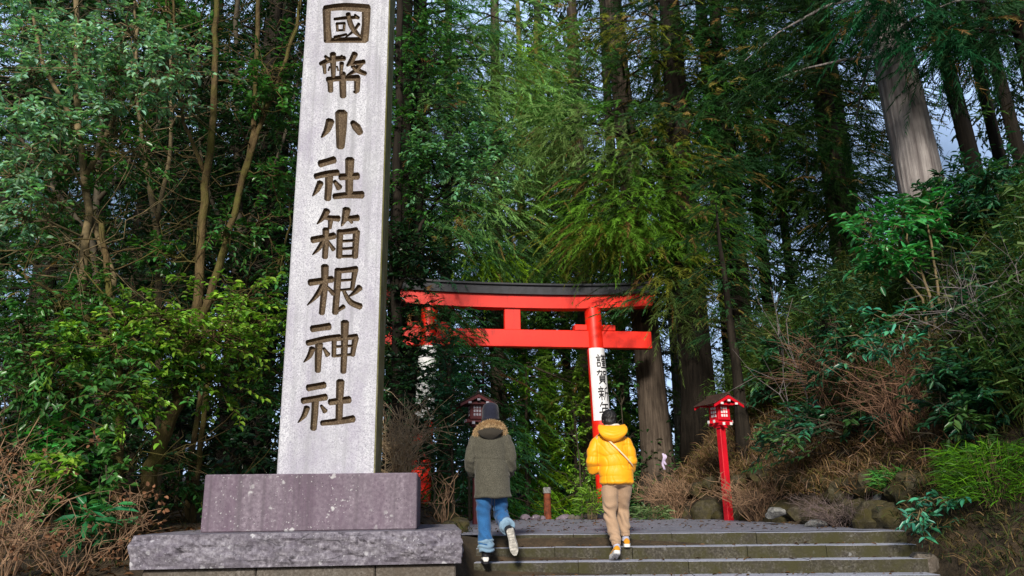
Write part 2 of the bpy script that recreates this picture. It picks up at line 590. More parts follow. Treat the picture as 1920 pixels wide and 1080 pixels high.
me.from_pydata(vv.tolist(), [], ff.tolist())
shade_smooth(me)
tag(link("ground", me, M["soil"]), kind="structure", label="dark forest soil with a steep bank beside the path")

# paved path above the steps: one sheet following the floor
mb = MB()
ys = np.concatenate([np.linspace(9.86, 16.4, 40), np.linspace(16.8, 40, 30)])
nxp = 14
rows = []
for y in ys:
    xl, xr = left_edge(y) - 0.12, right_edge(y) + 0.10
    row = []
    for k in range(nxp + 1):
        x = xl + (xr - xl) * k / nxp
        e = 0.05 * noise.noise((x * 2, y * 2, 7)) if k in (0, nxp) else 0
        row.append((x + e, y - (0.08 * (x - 2.0) if y < 11.5 else 0.08 * (x - 2) * max(0, (13 - y) / 1.5)) * (1 if y < 13 else 0), float(floor_z(y)) + 0.010 * noise.noise((x * 1.3, y * 1.3, 2))))
    rows.append(row)
v = [p for r in rows for p in r]
f = []
for i in range(len(rows) - 1):
    for k in range(nxp):
        a = i * (nxp + 1) + k
        f.append((a, a + 1, a + nxp + 2, a + nxp + 1))
mb.add(v, f)
tag(mb.build("path", M["path"], smooth=0), kind="structure", label="wet grey stone paved path leading under the gateway")

# ------------------------------------------------------------------ stone steps
st = empty("stone_steps", (2.1, 9.7, 0), -math.atan(0.08), "wide mossy stone steps with treads coloured pale as under skylight beside the monument", "steps")
for k in range(8):
    ztop = -0.133 * k
    y0 = -0.35 * k
    mb = MB()
    xl, xr = -2.56 + 0.02 * k, 2.40 - 0.04 * k
    x = xl
    while x < xr - 0.05:
        w = random.uniform(0.85, 1.5)
        x2 = min(x + w, xr)
        if xr - x2 < 0.4: x2 = xr
        dz = random.uniform(-0.004, 0.004)
        dy = random.uniform(-0.012, 0.012)
        depth = 0.42 if k else 0.30
        # worn block: several sections along its length so that the front arris wavers
        n = 7
        secs = []
        for i in range(n + 1):
            xx = x + 0.003 + (x2 - x - 0.006) * i / n
            wv = 0.010 * noise.noise((xx * 2.3, k * 3.1, 1))
            wz = 0.006 * noise.noise((xx * 2.9, k * 5.7, 4))
            c = 0.014 + 0.006 * noise.noise((xx * 5, k, 9))
            secs.append([(xx, y0 + dy + wv, ztop - 0.150), (xx, y0 + dy + wv, ztop + dz + wz - c), (xx, y0 + dy + wv + c * 0.5, ztop + dz + wz - c * 0.3), (xx, y0 + dy + wv + c * 1.6, ztop + dz + wz), (xx, y0 + depth, ztop + dz * 0.3), (xx, y0 + depth, ztop - 0.150)])
        b0 = len(mb.v)
        m_ = 6
        mb.add([p for s in secs for p in s], [])
        for i in range(n):
            for j in range(m_):
                a, b_ = b0 + i * m_ + j, b0 + i * m_ + (j + 1) % m_
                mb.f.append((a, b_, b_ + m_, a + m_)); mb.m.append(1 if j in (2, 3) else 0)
        mb.f.append(tuple(b0 + j for j in range(m_ - 1, -1, -1))); mb.m.append(0)
        mb.f.append(tuple(b0 + n * m_ + j for j in range(m_))); mb.m.append(0)
        x = x2
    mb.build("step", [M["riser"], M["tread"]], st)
# curb stone at the foot of the bank
p = at(1738, 1046, 8.9)
mb = MB()
mb.box((-0.12, -0.12, -0.35), (0.12, 0.25, 0.02), ch=0.04)
cs = mb.build("curb_stone", M["footing"])
cs.location = p + Vector((0.0, 0.05, 0.02)); cs.rotation_euler = (0.03, 0.04, -0.3)
tag(cs, "pale square curb stone ending the steps at the grassy bank", "curb stone")

# ------------------------------------------------------------------ stone monument
A = at(250, 1005, 6.72); B = at(865, 993, 6.98)
mid = (A + B) / 2
W = (Vector((B.x, B.y)) - Vector((A.x, A.y))).length
yaw = math.atan2(B.y - A.y, B.x - A.x)
zt = mid.z
SLAB_T = 0.265
mon = empty("stone_monument", (mid.x, mid.y, -0.95), yaw, "tall pale granite shrine pillar with eight carved characters on a stepped stone base", "monument")
MI = Matrix.Translation((mid.x, mid.y, 0)) @ Matrix.Rotation(yaw, 4, "Z")
MIinv = MI.inverted()


def to_mon(px, py, ly):
    """Point of the monument's plane local-y = ly seen at a picture position, in monument axes (z absolute)."""
    o = MIinv @ CAM
    d = MIinv.to_3x3() @ ray(px, py)
    return o + d * ((ly - o.y) / d.y)


Z0 = 0.95  # monument root sits at z -0.95
# footing under the slab
mb = MB()
x = -W / 2 + 0.08
cuts = [x, -0.35, 0.62, W / 2 - 0.04]
for a, b_ in zip(cuts[:-1], cuts[1:]):
    mb.box((a + 0.004, 0.05, 0.0), (b_ - 0.004, 2.55, zt - SLAB_T + Z0 - 0.003), ch=0.012)
mb.build("footing", M["footing"], mon)


def rough_block(lo, hi, seg, amp, name, mat, parent, chip=0.03):
    """A quarry-faced block: a fine grid box pushed about by ridged noise on its sides, dressed flat on top."""
    bm = bmesh.new()
    bmesh.ops.create_cube(bm, size=1.0)
    sx, sy, sz = (hi[i] - lo[i] for i in range(3))
    for vtx in bm.verts:
        vtx.co = Vector((lo[i] + (vtx.co[i] + 0.5) * (hi[i] - lo[i]) for i in range(3)))
    for axis, s in ((0, sx), (1, sy), (2, sz)):
        n = max(2, int(s / seg))
        for k in range(1, n):
            co = [0, 0, 0]; no = [0, 0, 0]
            co[axis] = lo[axis] + s * k / n; no[axis] = 1
            bmesh.ops.bisect_plane(bm, geom=bm.verts[:] + bm.edges[:] + bm.faces[:], plane_co=co, plane_no=no)
    bm.normal_update()
    for vtx in bm.verts:
        c = vtx.co
        top = abs(c.z - hi[2]) < 1e-4
        bot = abs(c.z - lo[2]) < 1e-4
        onx = 1 if abs(c.x - hi[0]) < 1e-4 else -1 if abs(c.x - lo[0]) < 1e-4 else 0
        ony = 1 if abs(c.y - hi[1]) < 1e-4 else -1 if abs(c.y - lo[1]) < 1e-4 else 0
        t = (c.z - lo[2]) / sz
        edge = min(1.0, min(t, 1 - t) * 6)
        q = Vector((c.x * 1.6, c.y * 1.6, c.z * 4.2))
        n1 = noise.hetero_terrain(q, 0.7, 2.1, 6, 0.6) - 0.9
        w = noise.noise_vector(q * 1.3) * 0.6
        ridge = 1 - 2 * abs(noise.noise(q * 1.9 + w))
        fine = noise.noise(Vector((c.x * 11, c.y * 11, c.z * 20))) * 0.35 + noise.noise(c * 45) * 0.22 - 0.55 * max(0.0, 0.10 - abs(noise.noise(Vector((c.x * 2.6 + 3, c.y * 2.6, c.z * 8 + 1.5 * c.x)) + w * 0.5))) / 0.10
        d = amp * (0.55 * n1 + 0.55 * ridge + fine) * (0.12 + 0.88 * edge)
        vtx.co = c + Vector((onx * d, ony * d, 0))
        if top and (onx or ony):
            k = chip * max(0, noise.noise(c * 7) - 0.1)
            vtx.co += Vector((-onx * k, -ony * k, -k * 0.8))
    me = bpy.data.meshes.new(name)
    bm.to_mesh(me); bm.free()
    return link(name, me, mat, parent)


rough_block((-W / 2, 0.0, zt - SLAB_T + Z0), (W / 2, 2.65, zt + Z0), 0.019, 0.027, "slab", M["slab"], mon, 0.010)
# pedestal
PY = 0.44
p0, p1 = to_mon(375, 1001, PY), to_mon(781, 994, PY)
q0, q1 = to_mon(383, 889, PY), to_mon(785, 887, PY)
px0, px1 = p0.x, p1.x
ptop = (q0.z + q1.z) / 2
mb = MB()
ctr = Vector(((px0 + px1) / 2, PY + 0.92, 0))
mb.box((px0, PY, zt + Z0 + 0.001), (px1, PY + 1.84, ptop + Z0), taper=1.0, ch=0.010)
ped = mb.build("pedestal", M["pedestal"], mon)
bv = None
# pillar
SY = PY + 0.47
a0, a1 = to_mon(518.5, 888, SY), to_mon(703, 888, SY)
b0, b1 = to_mon(572, 0, SY), to_mon(733, 0, SY)
sx0, sx1 = a0.x, a1.x
sw = sx1 - sx0
SD = sw * 0.98
zs = ptop + Z0
ztop = 7.1 + Z0
lean0, lean1 = (b0.x - a0.x), (b1.x - a1.x)
print("pillar width", sw, "top width", b1.x - b0.x, lean0, lean1, "slab top", zt, "pedestal top", ptop, "yaw", yaw)
mb = MB()
mb.box((sx0, SY, zs + 0.001), (sx1, SY + SD, ztop), ch=0.014)
shaft_me = mb.mesh("shaft")
# pyramidal top
GLYPHS = []


def strokes(ox, oy, lst):
    for pts, w in lst:
        GLYPHS.append(([(500 + x / 2.4, oy + y / 2.4) for x, y in pts], (w / 2.4) * (1.06 if w < 20 else 1.2) if not isinstance(w, (list, tuple)) else [q / 2.4 * (1.06 if max(w) < 20 else 1.2) for q in w]))


S1 = [  # first character: kuni
    ([(270, 40), (271, 110), (276, 184)], [34, 30, 34]), ([(260, 38), (350, 30), (458, 38)], [24, 30, 34]), ([(448, 36), (446, 110), (438, 182)], [36, 32, 36]), ([(262, 182), (350, 180), (446, 180)], [20, 22, 24]),
    ([(304, 86), (360, 80), (412, 78)], [14, 17, 16]), ([(366, 60), (378, 110), (400, 145), (424, 166)], [20, 22, 20, 10]), ([(396, 66), (414, 82)], [12, 17]),
    ([(316, 104), (319, 140)], 14), ([(314, 106), (352, 104)], 13), ([(350, 104), (347, 138)], 14), ([(318, 137), (350, 135)], 12), ([(304, 168), (360, 154)], [16, 12]), ([(416, 106), (390, 140), (352, 170)], [16, 15, 6])]
S2 = [([(298, 240), (299, 290), (300, 342)], [26, 24, 18]), ([(240, 288), (290, 268), (352, 262)], [16, 24, 20]), ([(258, 282), (262, 330)], [20, 14]), ([(338, 282), (334, 332)], [20, 14]), ([(262, 252), (282, 270)], [12, 20]), ([(340, 250), (320, 266)], [12, 16]),
      ([(284, 300), (278, 318)], 10), ([(316, 298), (322, 318)], 10),
      ([(398, 240), (380, 275), (362, 296)], [26, 22, 12]), ([(372, 286), (440, 278)], [18, 20]), ([(424, 284), (400, 316), (362, 338)], [24, 20, 8]), ([(384, 296), (412, 318), (446, 332)], [16, 22, 18]),
      ([(272, 358), (340, 352), (414, 350)], [22, 22, 26]), ([(285, 356), (288, 412)], [26, 22]), ([(408, 350), (405, 408), (392, 412)], [26, 24, 12]), ([(342, 328), (342, 380), (344, 436)], [26, 28, 26])]
S3 = [([(336, 506), (335, 580), (332, 664)], [50, 44, 32]), ([(286, 542), (272, 584), (246, 618)], [36, 28, 8]), ([(384, 548), (404, 572), (422, 600)], [20, 34, 26])]


def sha(ox=0, oy=0):
    return [([(238, 738), (306, 718)], [30, 30]), ([(218, 794), (270, 782), (322, 776)], [24, 26, 26]), ([(242, 820), (228, 852), (206, 882)], [28, 24, 6]), ([(281, 790), (279, 840), (274, 898)], [34, 30, 28]), ([(304, 814), (328, 846)], [16, 28]),
            ([(374, 716), (372, 800), (371, 880)], [38, 32, 30]), ([(330, 796), (412, 792)], [28, 30]), ([(302, 884), (360, 878), (432, 876)], [24, 26, 32])]


S5 = [([(272, 34), (254, 66), (226, 96)], [30, 24, 6]), ([(262, 66), (326, 72)], [20, 26]), ([(288, 76), (284, 116)], [24, 16]), ([(360, 28), (352, 70), (336, 106)], [34, 28, 6]), ([(350, 72), (412, 68)], [20, 28]), ([(374, 74), (384, 92)], [20, 12]),
      ([(204, 168), (306, 148)], [28, 28]), ([(266, 118), (266, 180), (262, 248)], [28, 26, 24]), ([(258, 164), (236, 204), (206, 234)], [20, 20, 6]), ([(274, 172), (302, 212)], [12, 20]),
      ([(330, 126), (326, 246)], [28, 26]), ([(324, 134), (406, 124)], [22, 26]), ([(404, 128), (397, 246)], [30, 26]), ([(334, 174), (392, 170)], 15), ([(334, 208), (392, 204)], 15), ([(330, 242), (396, 240)], 16)]
S6 = [([(192, 360), (296, 344)], [28, 28]), ([(262, 284), (260, 380), (248, 500)], [32, 28, 24]), ([(256, 362), (226, 416), (182, 462)], [22, 22, 5]), ([(270, 378), (302, 410)], [14, 22]),
      ([(322, 300), (316, 400), (308, 498)], [30, 28, 26]), ([(318, 308), (406, 298)], [22, 26]), ([(398, 302), (384, 392)], [26, 18]), ([(330, 350), (388, 346)], 14), ([(328, 394), (384, 388)], 14), ([(306, 494), (348, 466)], [16, 20]), ([(346, 396), (376, 446), (424, 468)], [14, 24, 26]), ([(420, 380), (398, 402), (366, 424)], [28, 20, 6])]
S7 = [([(202, 568), (284, 556)], [28, 30]), ([(182, 632), (262, 614), (330, 604)], [24, 26, 24]), ([(206, 654), (192, 690), (166, 718)], [26, 22, 5]), ([(236, 634), (232, 700), (230, 760)], [32, 28, 24]), ([(256, 654), (276, 686)], [12, 24]),
      ([(304, 612), (302, 692)], [22, 20]), ([(300, 614), (406, 602)], [20, 24]), ([(400, 606), (386, 688)], [28, 20]), ([(310, 648), (388, 644)], 14), ([(304, 690), (392, 682)], 15), ([(352, 536), (350, 640), (345, 764)], [34, 28, 24])]
S8 = [([(184, 834), (262, 820)], [28, 28]), ([(160, 892), (268, 874)], [26, 28]), ([(182, 920), (168, 958), (140, 990)], [26, 22, 5]), ([(219, 886), (216, 950), (210, 1020)], [30, 28, 26]), ([(244, 912), (264, 940)], [12, 24]),
      ([(332, 802), (328, 890), (325, 990)], [34, 30, 28]), ([(282, 898), (374, 886)], [26, 30]), ([(246, 992), (320, 984), (392, 972)], [22, 26, 30])]
for s in (S1, S2, S3, sha()): strokes(0, 0, s)
for s in (S5, S6, S7, S8): strokes(0, 380, s)


def resample(pts, wid, step):
    """Smooth a stroke (quadratic through its points) and give rounded brush ends."""
    P = [np.array(p, float) for p in pts]
    if not isinstance(wid, (list, tuple)): wid = [wid] * len(P)
    if len(P) == 2:
        P = [P[0], (P[0] + P[1]) / 2, P[1]]; wid = [wid[0], (wid[0] + wid[1]) / 2 * 0.94, wid[1]]
    out, ow = [], []
    n = len(P)
    for i in range(n - 1):
        p0 = P[max(i - 1, 0)]; p1 = P[i]; p2 = P[i + 1]; p3 = P[min(i + 2, n - 1)]
        k = max(2, int(np.linalg.norm(p2 - p1) / step))
        for j in range(k):
            t = j / k
            q = 0.5 * ((2 * p1) + (-p0 + p2) * t + (2 * p0 - 5 * p1 + 4 * p2 - p3) * t * t + (-p0 + 3 * p1 - 3 * p2 + p3) * t ** 3)
            out.append(q); ow.append(wid[i] + (wid[i + 1] - wid[i]) * t)
    out.append(P[-1]); ow.append(wid[-1])
    return out, ow


def stroke_outline(pts, wid, step):
    c, w = resample(pts, wid, step)
    n = len(c)
    L, R = [], []
    for i in range(n):
        t = c[min(i + 1, n - 1)] - c[max(i - 1, 0)]
        t = t / max(np.linalg.norm(t), 1e-9)
        nrm = np.array([-t[1], t[0]])
        L.append(c[i] + nrm * w[i] / 2); R.append(c[i] - nrm * w[i] / 2)
    t0 = c[0] - c[1]; t0 = t0 / np.linalg.norm(t0)
    t1 = c[-1] - c[-2]; t1 = t1 / np.linalg.norm(t1)
    # rounded ends
    n0 = np.array([-t0[1], t0[0]]); n1 = np.array([-t1[1], t1[0]])
    cap0 = [c[0] + t0 * w[0] * 0.22 + n0 * w[0] * 0.28 * s for s in (-1, 1)]
    cap1 = [c[-1] + t1 * w[-1] * 0.22 + n1 * w[-1] * 0.28 * s for s in (-1, 1)]
    return L, R, cap0, cap1, c, w


def cutter(pts, wid):
    L, R, cap0, cap1, c, w = stroke_outline(pts, wid, 5.0)
    # ring sections across the stroke, ends pinched: loft of 4-point profiles
    Ls = [cap0[0] if True else None] + L + [cap1[1]]
    Rs = [cap0[1]] + R + [cap1[0]]
    # orientation of caps: make sure left stays left
    def side(p, i): return np.dot(p - c[i], L[i] - c[i])
    if side(Ls[0], 0) < side(Rs[0], 0): Ls[0], Rs[0] = Rs[0], Ls[0]
    if side(Ls[-1], -1) < side(Rs[-1], -1): Ls[-1], Rs[-1] = Rs[-1], Ls[-1]
    rings = []
    n = len(Ls)
    for i in range(n):
        l = to_mon(*Ls[i], SY); r = to_mon(*Rs[i], SY)
        m_ = (l + r) / 2
        ww = (l - r).length
        dep = min(0.040, 0.012 + ww * 0.42)
        if i in (0, n - 1): dep *= 0.55
        k = 0.45
        def P(q, dy): return (q.x, SY + dy, q.z + Z0)
        lb = m_ + (l - m_) * k; rb = m_ + (r - m_) * k
        lo_ = m_ + (l - m_) * 1.12; ro_ = m_ + (r - m_) * 1.12
        rings.append([P(lo_, -0.012), P(ro_, -0.012), P(rb, dep), P(lb, dep)])
    return rings


shaft = link("shaft", shaft_me, [M["granite"], M["groove"]], mon)
shaft.name = "pillar"
allc = []
for pts, w in GLYPHS:
    c = MB()
    c.loft(cutter(pts, w), mi=0)
    allc.append(c)
# union strokes one mesh, cut in a single exact boolean with self-intersection allowed
cm = MB()
for c in allc: cm.add(c.v, c.f)
cme = cm.mesh("carving_tool")
bm = bmesh.new(); bm.from_mesh(cme); bmesh.ops.recalc_face_normals(bm, faces=bm.faces[:]); bm.to_mesh(cme); bm.free()
cme.materials.append(M["granite"]); cme.materials.append(M["groove"])
cme.polygons.foreach_set("material_index", np.ones(len(cme.polygons), dtype=np.int32))
cut = bpy.data.objects.new("carving_tool", cme); COL.objects.link(cut)
cut.parent = mon
bo = shaft.modifiers.new("carve", "BOOLEAN")
bo.operation = "DIFFERENCE"; bo.object = cut; bo.solver = "EXACT"; bo.use_self = True
try: bo.material_mode = "INDEX"
except Exception: pass
dg = bpy.context.evaluated_depsgraph_get(); dg.update()
carved = bpy.data.meshes.new_from_object(shaft.evaluated_get(dg))
shaft.modifiers.clear()
shaft.data = carved
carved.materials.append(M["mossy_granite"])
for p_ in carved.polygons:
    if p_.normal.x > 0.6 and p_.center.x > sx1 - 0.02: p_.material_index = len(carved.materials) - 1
bpy.data.objects.remove(cut)
print("carved polys", len(carved.polygons), [m.name for m in carved.materials])

# ------------------------------------------------------------------ torii gateway
TY = 19.0
pl = at(804, 620, TY - 0.30); pr = at(1114, 620, TY + 0.30)
tyaw = math.atan2(pr.y - pl.y, pr.x - pl.x)
tc = (pl + pr) / 2
TG = -0.12
torii = empty("torii_gate", (tc.x, tc.y, TG), tyaw, "vermilion wooden torii gateway with a black topped lintel across the path", "torii gate")
TM = Matrix.Translation((tc.x, tc.y, TG)) @ Matrix.Rotation(tyaw, 4, "Z")
TMi = TM.inverted()


def to_tor(px, py, ly=0.0):
    o = TMi @ CAM
    d = TMi.to_3x3() @ ray(px, py)
    return o + d * ((ly - o.y) / d.y)


half_mid = ((pr - pl).length) / 2
kor = 0.035
zm = pl.z - TG
nb = (to_tor(820, 649).z + to_tor(1222, 655).z) / 2
nt_ = (to_tor(900, 617).z + to_tor(1190, 624).z) / 2
kb = (to_tor(900, 580).z + to_tor(1150, 582).z) / 2
kt = to_tor(990, 555).z
kk = to_tor(990, 531).z
print("torii half", half_mid, "nuki", nb, nt_, "kasagi", kb, kt, kk)
for s in (-1, 1):
    mb = MB()
    n = 28
    zs_ = [0, 0.6, 1.4, 2.2, 3.0, 3.8, 4.6, kb + 0.05]
    rings = []
    for z in zs_:
        cx = s * (half_mid + kor * (zm - z) * 1.0)
        r = 0.245 - 0.008 * z
        rings.append([(cx + r * math.cos(2 * PI * j / n), r * math.sin(2 * PI * j / n), z) for j in range(n)])
    mb.loft(rings)
    pil = mb.build("pillar", M["red"], torii, smooth=50)
    # black root wrap
    mb = MB()
    rings = []
    for z, g in ((-0.02, 0.05), (0.5, 0.045), (0.52, 0.0)):
        cx = s * (half_mid + kor * (zm - z)); r = 0.245 + g
        rings.append([(cx + r * math.cos(2 * PI * j / n), r * math.sin(2 * PI * j / n), z) for j in range(n)])
    mb.loft(rings)
    mb.build("root_wrap", M["black"], torii, smooth=40)
    # banner sheet wrapped round the pillar
    zb1 = to_tor(1122, 655).z; zb0 = to_tor(1140, 790).z
    a0_, a1_ = math.radians(-90 - 62), math.radians(-90 + 96)
    if s < 0: a0_, a1_ = math.radians(-90 - 80), math.radians(-90 + 75)
    def onp(z, ang, g):
        cx = s * (half_mid + kor * (zm - z)); r = 0.245 - 0.008 * z + g
        return (cx + r * math.cos(ang), r * math.sin(ang), z)
    mb = MB()
    na, nz = 26, 14
    v = []
    for i in range(nz + 1):
        z = zb0 + (zb1 - zb0) * i / nz
        for j in range(na + 1):
            v.append(onp(z, a0_ + (a1_ - a0_) * j / na, 0.008 + 0.004 * noise.noise((z * 3, j * 0.4, s))))
    f = [(i * (na + 1) + j, i * (na + 1) + j + 1, (i + 1) * (na + 1) + j + 1, (i + 1) * (na + 1) + j) for i in range(nz) for j in range(na)]
    mb.add(v, f)
    ban = mb.build("new_year_banner", M["paper"], None, smooth=0)
    ban.matrix_world = TM.copy()
    tag(ban, "white banner with four black characters wrapped round a red gateway pillar" if s > 0 else "white banner half hidden by twigs on the overgrown gateway pillar", "banner")
    if s > 0:
        G4 = []
        G4.append([((22, 6), (31, 15)), ((6, 25), (45, 22)), ((14, 37), (40, 35)), ((14, 48), (40, 46)), ((14, 60), (16, 90)), ((14, 61), (41, 60)), ((40, 60), (38, 88)), ((16, 85), (38, 84)),
                   ((48, 16), (98, 13)), ((62, 4), (63, 26)), ((85, 3), (83, 26)), ((63, 27), (83, 26)), ((54, 37), (56, 54)), ((54, 37), (92, 35)), ((92, 35), (90, 53)), ((56, 53), (90, 52)), ((73, 27), (73, 92)), ((54, 67), (93, 64)), ((56, 79), (91, 77)), ((44, 94), (102, 91))])
        G4.append([((5, 17), (49, 13)), ((49, 13), (45, 36)), ((45, 36), (36, 33)), ((26, 3), (23, 22), (5, 42)), ((60, 13), (62, 36)), ((60, 13), (93, 11)), ((93, 11), (89, 35)), ((62, 34), (89, 33)),
                   ((26, 46), (27, 81)), ((26, 46), (75, 45)), ((75, 45), (73, 80)), ((28, 58), (73, 56)), ((28, 69), (73, 67)), ((27, 80), (73, 78)), ((40, 82), (18, 100)), ((60, 83), (84, 100))])
        G4.append([((24, 3), (31, 11)), ((6, 19), (50, 16)), ((18, 22), (22, 33)), ((39, 20), (33, 33)), ((3, 39), (54, 36)), ((10, 57), (50, 54)), ((30, 38), (30, 97)), ((28, 58), (8, 82)), ((33, 60), (47, 73)),
                   ((90, 7), (64, 18)), ((63, 16), (61, 60), (48, 94)), ((62, 46), (100, 43)), ((83, 46), (83, 101))])
        G4.append([((32, 2), (12, 34)), ((28, 21), (86, 18)), ((26, 46), (82, 43)), ((28, 46), (28, 69)), ((2, 72), (102, 67)), ((56, 20), (55, 104))])
        centers = [(1128, 680), (1132, 709), (1135.5, 740), (1138, 769)]
        gz = [to_tor(x_, y_).z for x_, y_ in centers]
        size = 0.36
        for g, zc in zip(G4, gz):
            mb = MB()
            for stroke_ in g:
                pts = [(p_[0], p_[1]) for p_ in stroke_]
                Lq, Rq, c0_, c1_, cc, ww = stroke_outline(pts, [9.5, 7.5] if len(pts) == 2 else [9.5, 8, 4], 8.0)
                v = []
                for l_, r_ in zip(Lq, Rq):
                    for q in (l_, r_):
                        u = (q[0] - 50) / 100 * size * 0.86
                        z = zc - (q[1] - 50) / 100 * size
                        v.append(onp(z, math.radians(-90 + 16) + u / 0.235, 0.0165))
                f = [(2 * i, 2 * i + 1, 2 * i + 3, 2 * i + 2) for i in range(len(Lq) - 1)]
                mb.add(v, f)
            mb.build("character", M["ink"], ban)
# nuki (tie beam) with wedges
NL = 3.5
mb = MB(); mb.box((-NL, -0.11, nb), (NL, 0.11, nt_), ch=0.012)
mb.build("tie_beam", M["red"], torii)
for s in (-1, 1):
    for side in (-1, 1):
        cx = s * (half_mid + kor * (zm - nt_)) + side * 0.36
        mb = MB()
        mb.box((cx - 0.16, -0.125, nt_ + 0.001), (cx + 0.16, 0.125, nt_ + 0.15), ch=0.012)
        mb.build("wedge", M["red"], torii)
c0 = to_tor(960, 600).x
mb = MB(); mb.box((c0 - 0.20, -0.10, nt_ - 0.01), (c0 + 0.20, 0.10, kb + 0.02), ch=0.012)
mb.build("centre_strut", M["red"], torii)


def lintel(z0, z1, dy, half, mat, name, rise=0.20, slant=0.10, splay=0.0):
    mb = MB()
    n = 40
    rings = []
    for i in range(n + 1):
        t = -1 + 2 * i / n
        up = rise * abs(t) ** 2.6
        x = t * half
        sl = slant * (1 if t > 0 else -1) * abs(t) ** 8
        rings.append([(x, -dy, z0 + up), (x + 0, dy, z0 + up), (x + sl, dy + splay, z1 + up * 1.15), (x + sl, -dy - splay, z1 + up * 1.15)])
    mb.loft(rings)
    return mb.build(name, mat, torii)


lintel(kb, kt - 0.02, 0.16, 3.56, M["red"], "lower_lintel", 0.14)
lintel(kt - 0.016, kk - 0.13, 0.24, 3.74, M["black"], "top_lintel", 0.145)
lintel(kk - 0.128, kk - 0.085, 0.30, 3.80, M["black"], "lintel_cap", 0.15)

# ------------------------------------------------------------------ roofed lanterns


def make_lantern(base, rz, label, red="lred", roof="shingle", white="white", H=2.08):
    t = empty("roofed_lantern", base, rz, label, "lantern", "red roofed lanterns on posts beside the path")
    hb = 1.60
    mb = MB(); mb.box((-0.060, -0.060, -0.25), (0.060, 0.060, hb), taper=0.95, ch=0.008)
    mb.build("post", M[red], t)
    mb = MB()
    for s in (-1, 1):
        mb.box((s * 0.10 - 0.03, -0.25, hb + 0.0), (s * 0.10 + 0.03, 0.25, hb + 0.058))
        mb.box((-0.25, s * 0.10 - 0.03, hb + 0.058), (0.25, s * 0.10 + 0.03, hb + 0.116))
    mb.box((-0.11, -0.11, hb - 0.05), (0.11, 0.11, hb - 0.001))
    mb.build("bracket", M[red], t)
    for s in (-1, 1):
        for e in (-1, 1):
            mb = MB(); mb.box((s * 0.10 - 0.032, e * 0.251 - 0.004 * (e < 0), hb - 0.002), (s * 0.10 + 0.032, e * 0.251 + 0.004, hb + 0.06)); mb.build("beam_end", M[white], t)
            mb = MB(); mb.box((e * 0.251 - 0.004, s * 0.10 - 0.032, hb + 0.056), (e * 0.251 + 0.004, s * 0.10 + 0.032, hb + 0.118)); mb.build("beam_end", M[white], t)
    z0, z1 = hb + 0.118, hb + 0.46
    mb = MB(); mb.box((-0.165, -0.165, z0), (0.165, 0.165, z1), ch=0.006)
    box = mb.build("lamp_box", M[red], t)
    for k in range(4):
        R = Matrix.Rotation(k * PI / 2, 4, "Z")
        mb = MB()
        for i in range(3):
            for j in range(3):
                cx = (i - 1) * 0.064; cz = z0 + 0.10 + j * 0.083
                mb.box((cx - 0.021, -0.172, cz - 0.028), (cx + 0.021, -0.164, cz + 0.028), M=R)
        mb.build("lattice_window", M[white], box)
    # gabled roof: ridge along local y
    ze, zr = hb + 0.44, hb + 0.66
    mb = MB()
    hw, hd = 0.42, 0.36
    for s in (-1, 1):
        sl = Vector((s * hw, 0, ze - zr)); L = sl.length
        n = 7
        for i in range(n):
            a, b_ = i / n, (i + 1) / n + 0.03
            pa = Vector((0, 0, zr)) + sl * a; pb = Vector((0, 0, zr)) + sl * b_
            up = Vector((0, 0, 0.018 + 0.012)); dn = Vector((0, 0, 0.0))
            o = Vector((0, 0, 0.004 * (n - i) * 0 ))
            v = [pa + Vector((0, -hd, 0)) + dn, pa + Vector((0, hd, 0)) + dn, pb + Vector((0, hd, 0.022)), pb + Vector((0, -hd, 0.022)),
                 pa + Vector((0, -hd, 0)) + up * 0.6, pa + Vector((0, hd, 0)) + up * 0.6, pb + Vector((0, hd, 0)) + up * 1.5, pb + Vector((0, -hd, 0)) + up * 1.5]
            mb.add(v, [(0, 1, 2, 3), (4, 7, 6, 5), (0, 4, 5, 1), (1, 5, 6, 2), (2, 6, 7, 3), (3, 7, 4, 0)])
    rf = mb.build("roof", M[roof], t)
    mb = MB(); mb.box((-0.035, -hd - 0.02, zr + 0.012), (0.035, hd + 0.02, zr + 0.06)); mb.build("ridge_cap", M[roof], rf)
    for e in (-1, 1):
        mb = MB()
        for s in (-1, 1):
            p0_ = Vector((0, e * hd, zr - 0.002)); p1_ = Vector((s * (hw - 0.01), e * hd, ze + 0.0))
            for q in (0,):
                v = [p0_ + Vector((0, -0.012, -0.075)), p1_ + Vector((0, -0.012, -0.06)), p1_ + Vector((0, -0.012, -0.003)), p0_ + Vector((0, -0.012, -0.003)),
                     p0_ + Vector((0, 0.012, -0.075)), p1_ + Vector((0, 0.012, -0.06)), p1_ + Vector((0, 0.012, -0.003)), p0_ + Vector((0, 0.012, -0.003))]
                mb.add(v, [(0, 1, 2, 3), (4, 7, 6, 5), (0, 4, 5, 1), (1, 5, 6, 2), (2, 6, 7, 3), (3, 7, 4, 0)])
        mb.build("barge_board", M[red], rf)
        # gable tie and white purlin ends
        mb = MB(); mb.box((-0.22, e * 0.27 - 0.02, ze - 0.0), (0.22, e * 0.27 + 0.02, ze + 0.05)); mb.build("gable_tie", M[red], t)
        for (cx, cz) in ((0, zr - 0.125), (-0.20, ze + 0.028), (0.20, ze + 0.028)):
            mb = MB(); mb.box((cx - 0.034, e * 0.375 - 0.008, cz - 0.022), (cx + 0.034, e * 0.375 + 0.008, cz + 0.022)); pe = mb.build("purlin_end", M[white], t)
            mb = MB(); mb.box((cx - 0.03, min(e * 0.20, e * 0.366), cz - 0.02), (cx + 0.03, max(e * 0.20, e * 0.366), cz + 0.02)); mb.build("purlin", M[red], t)
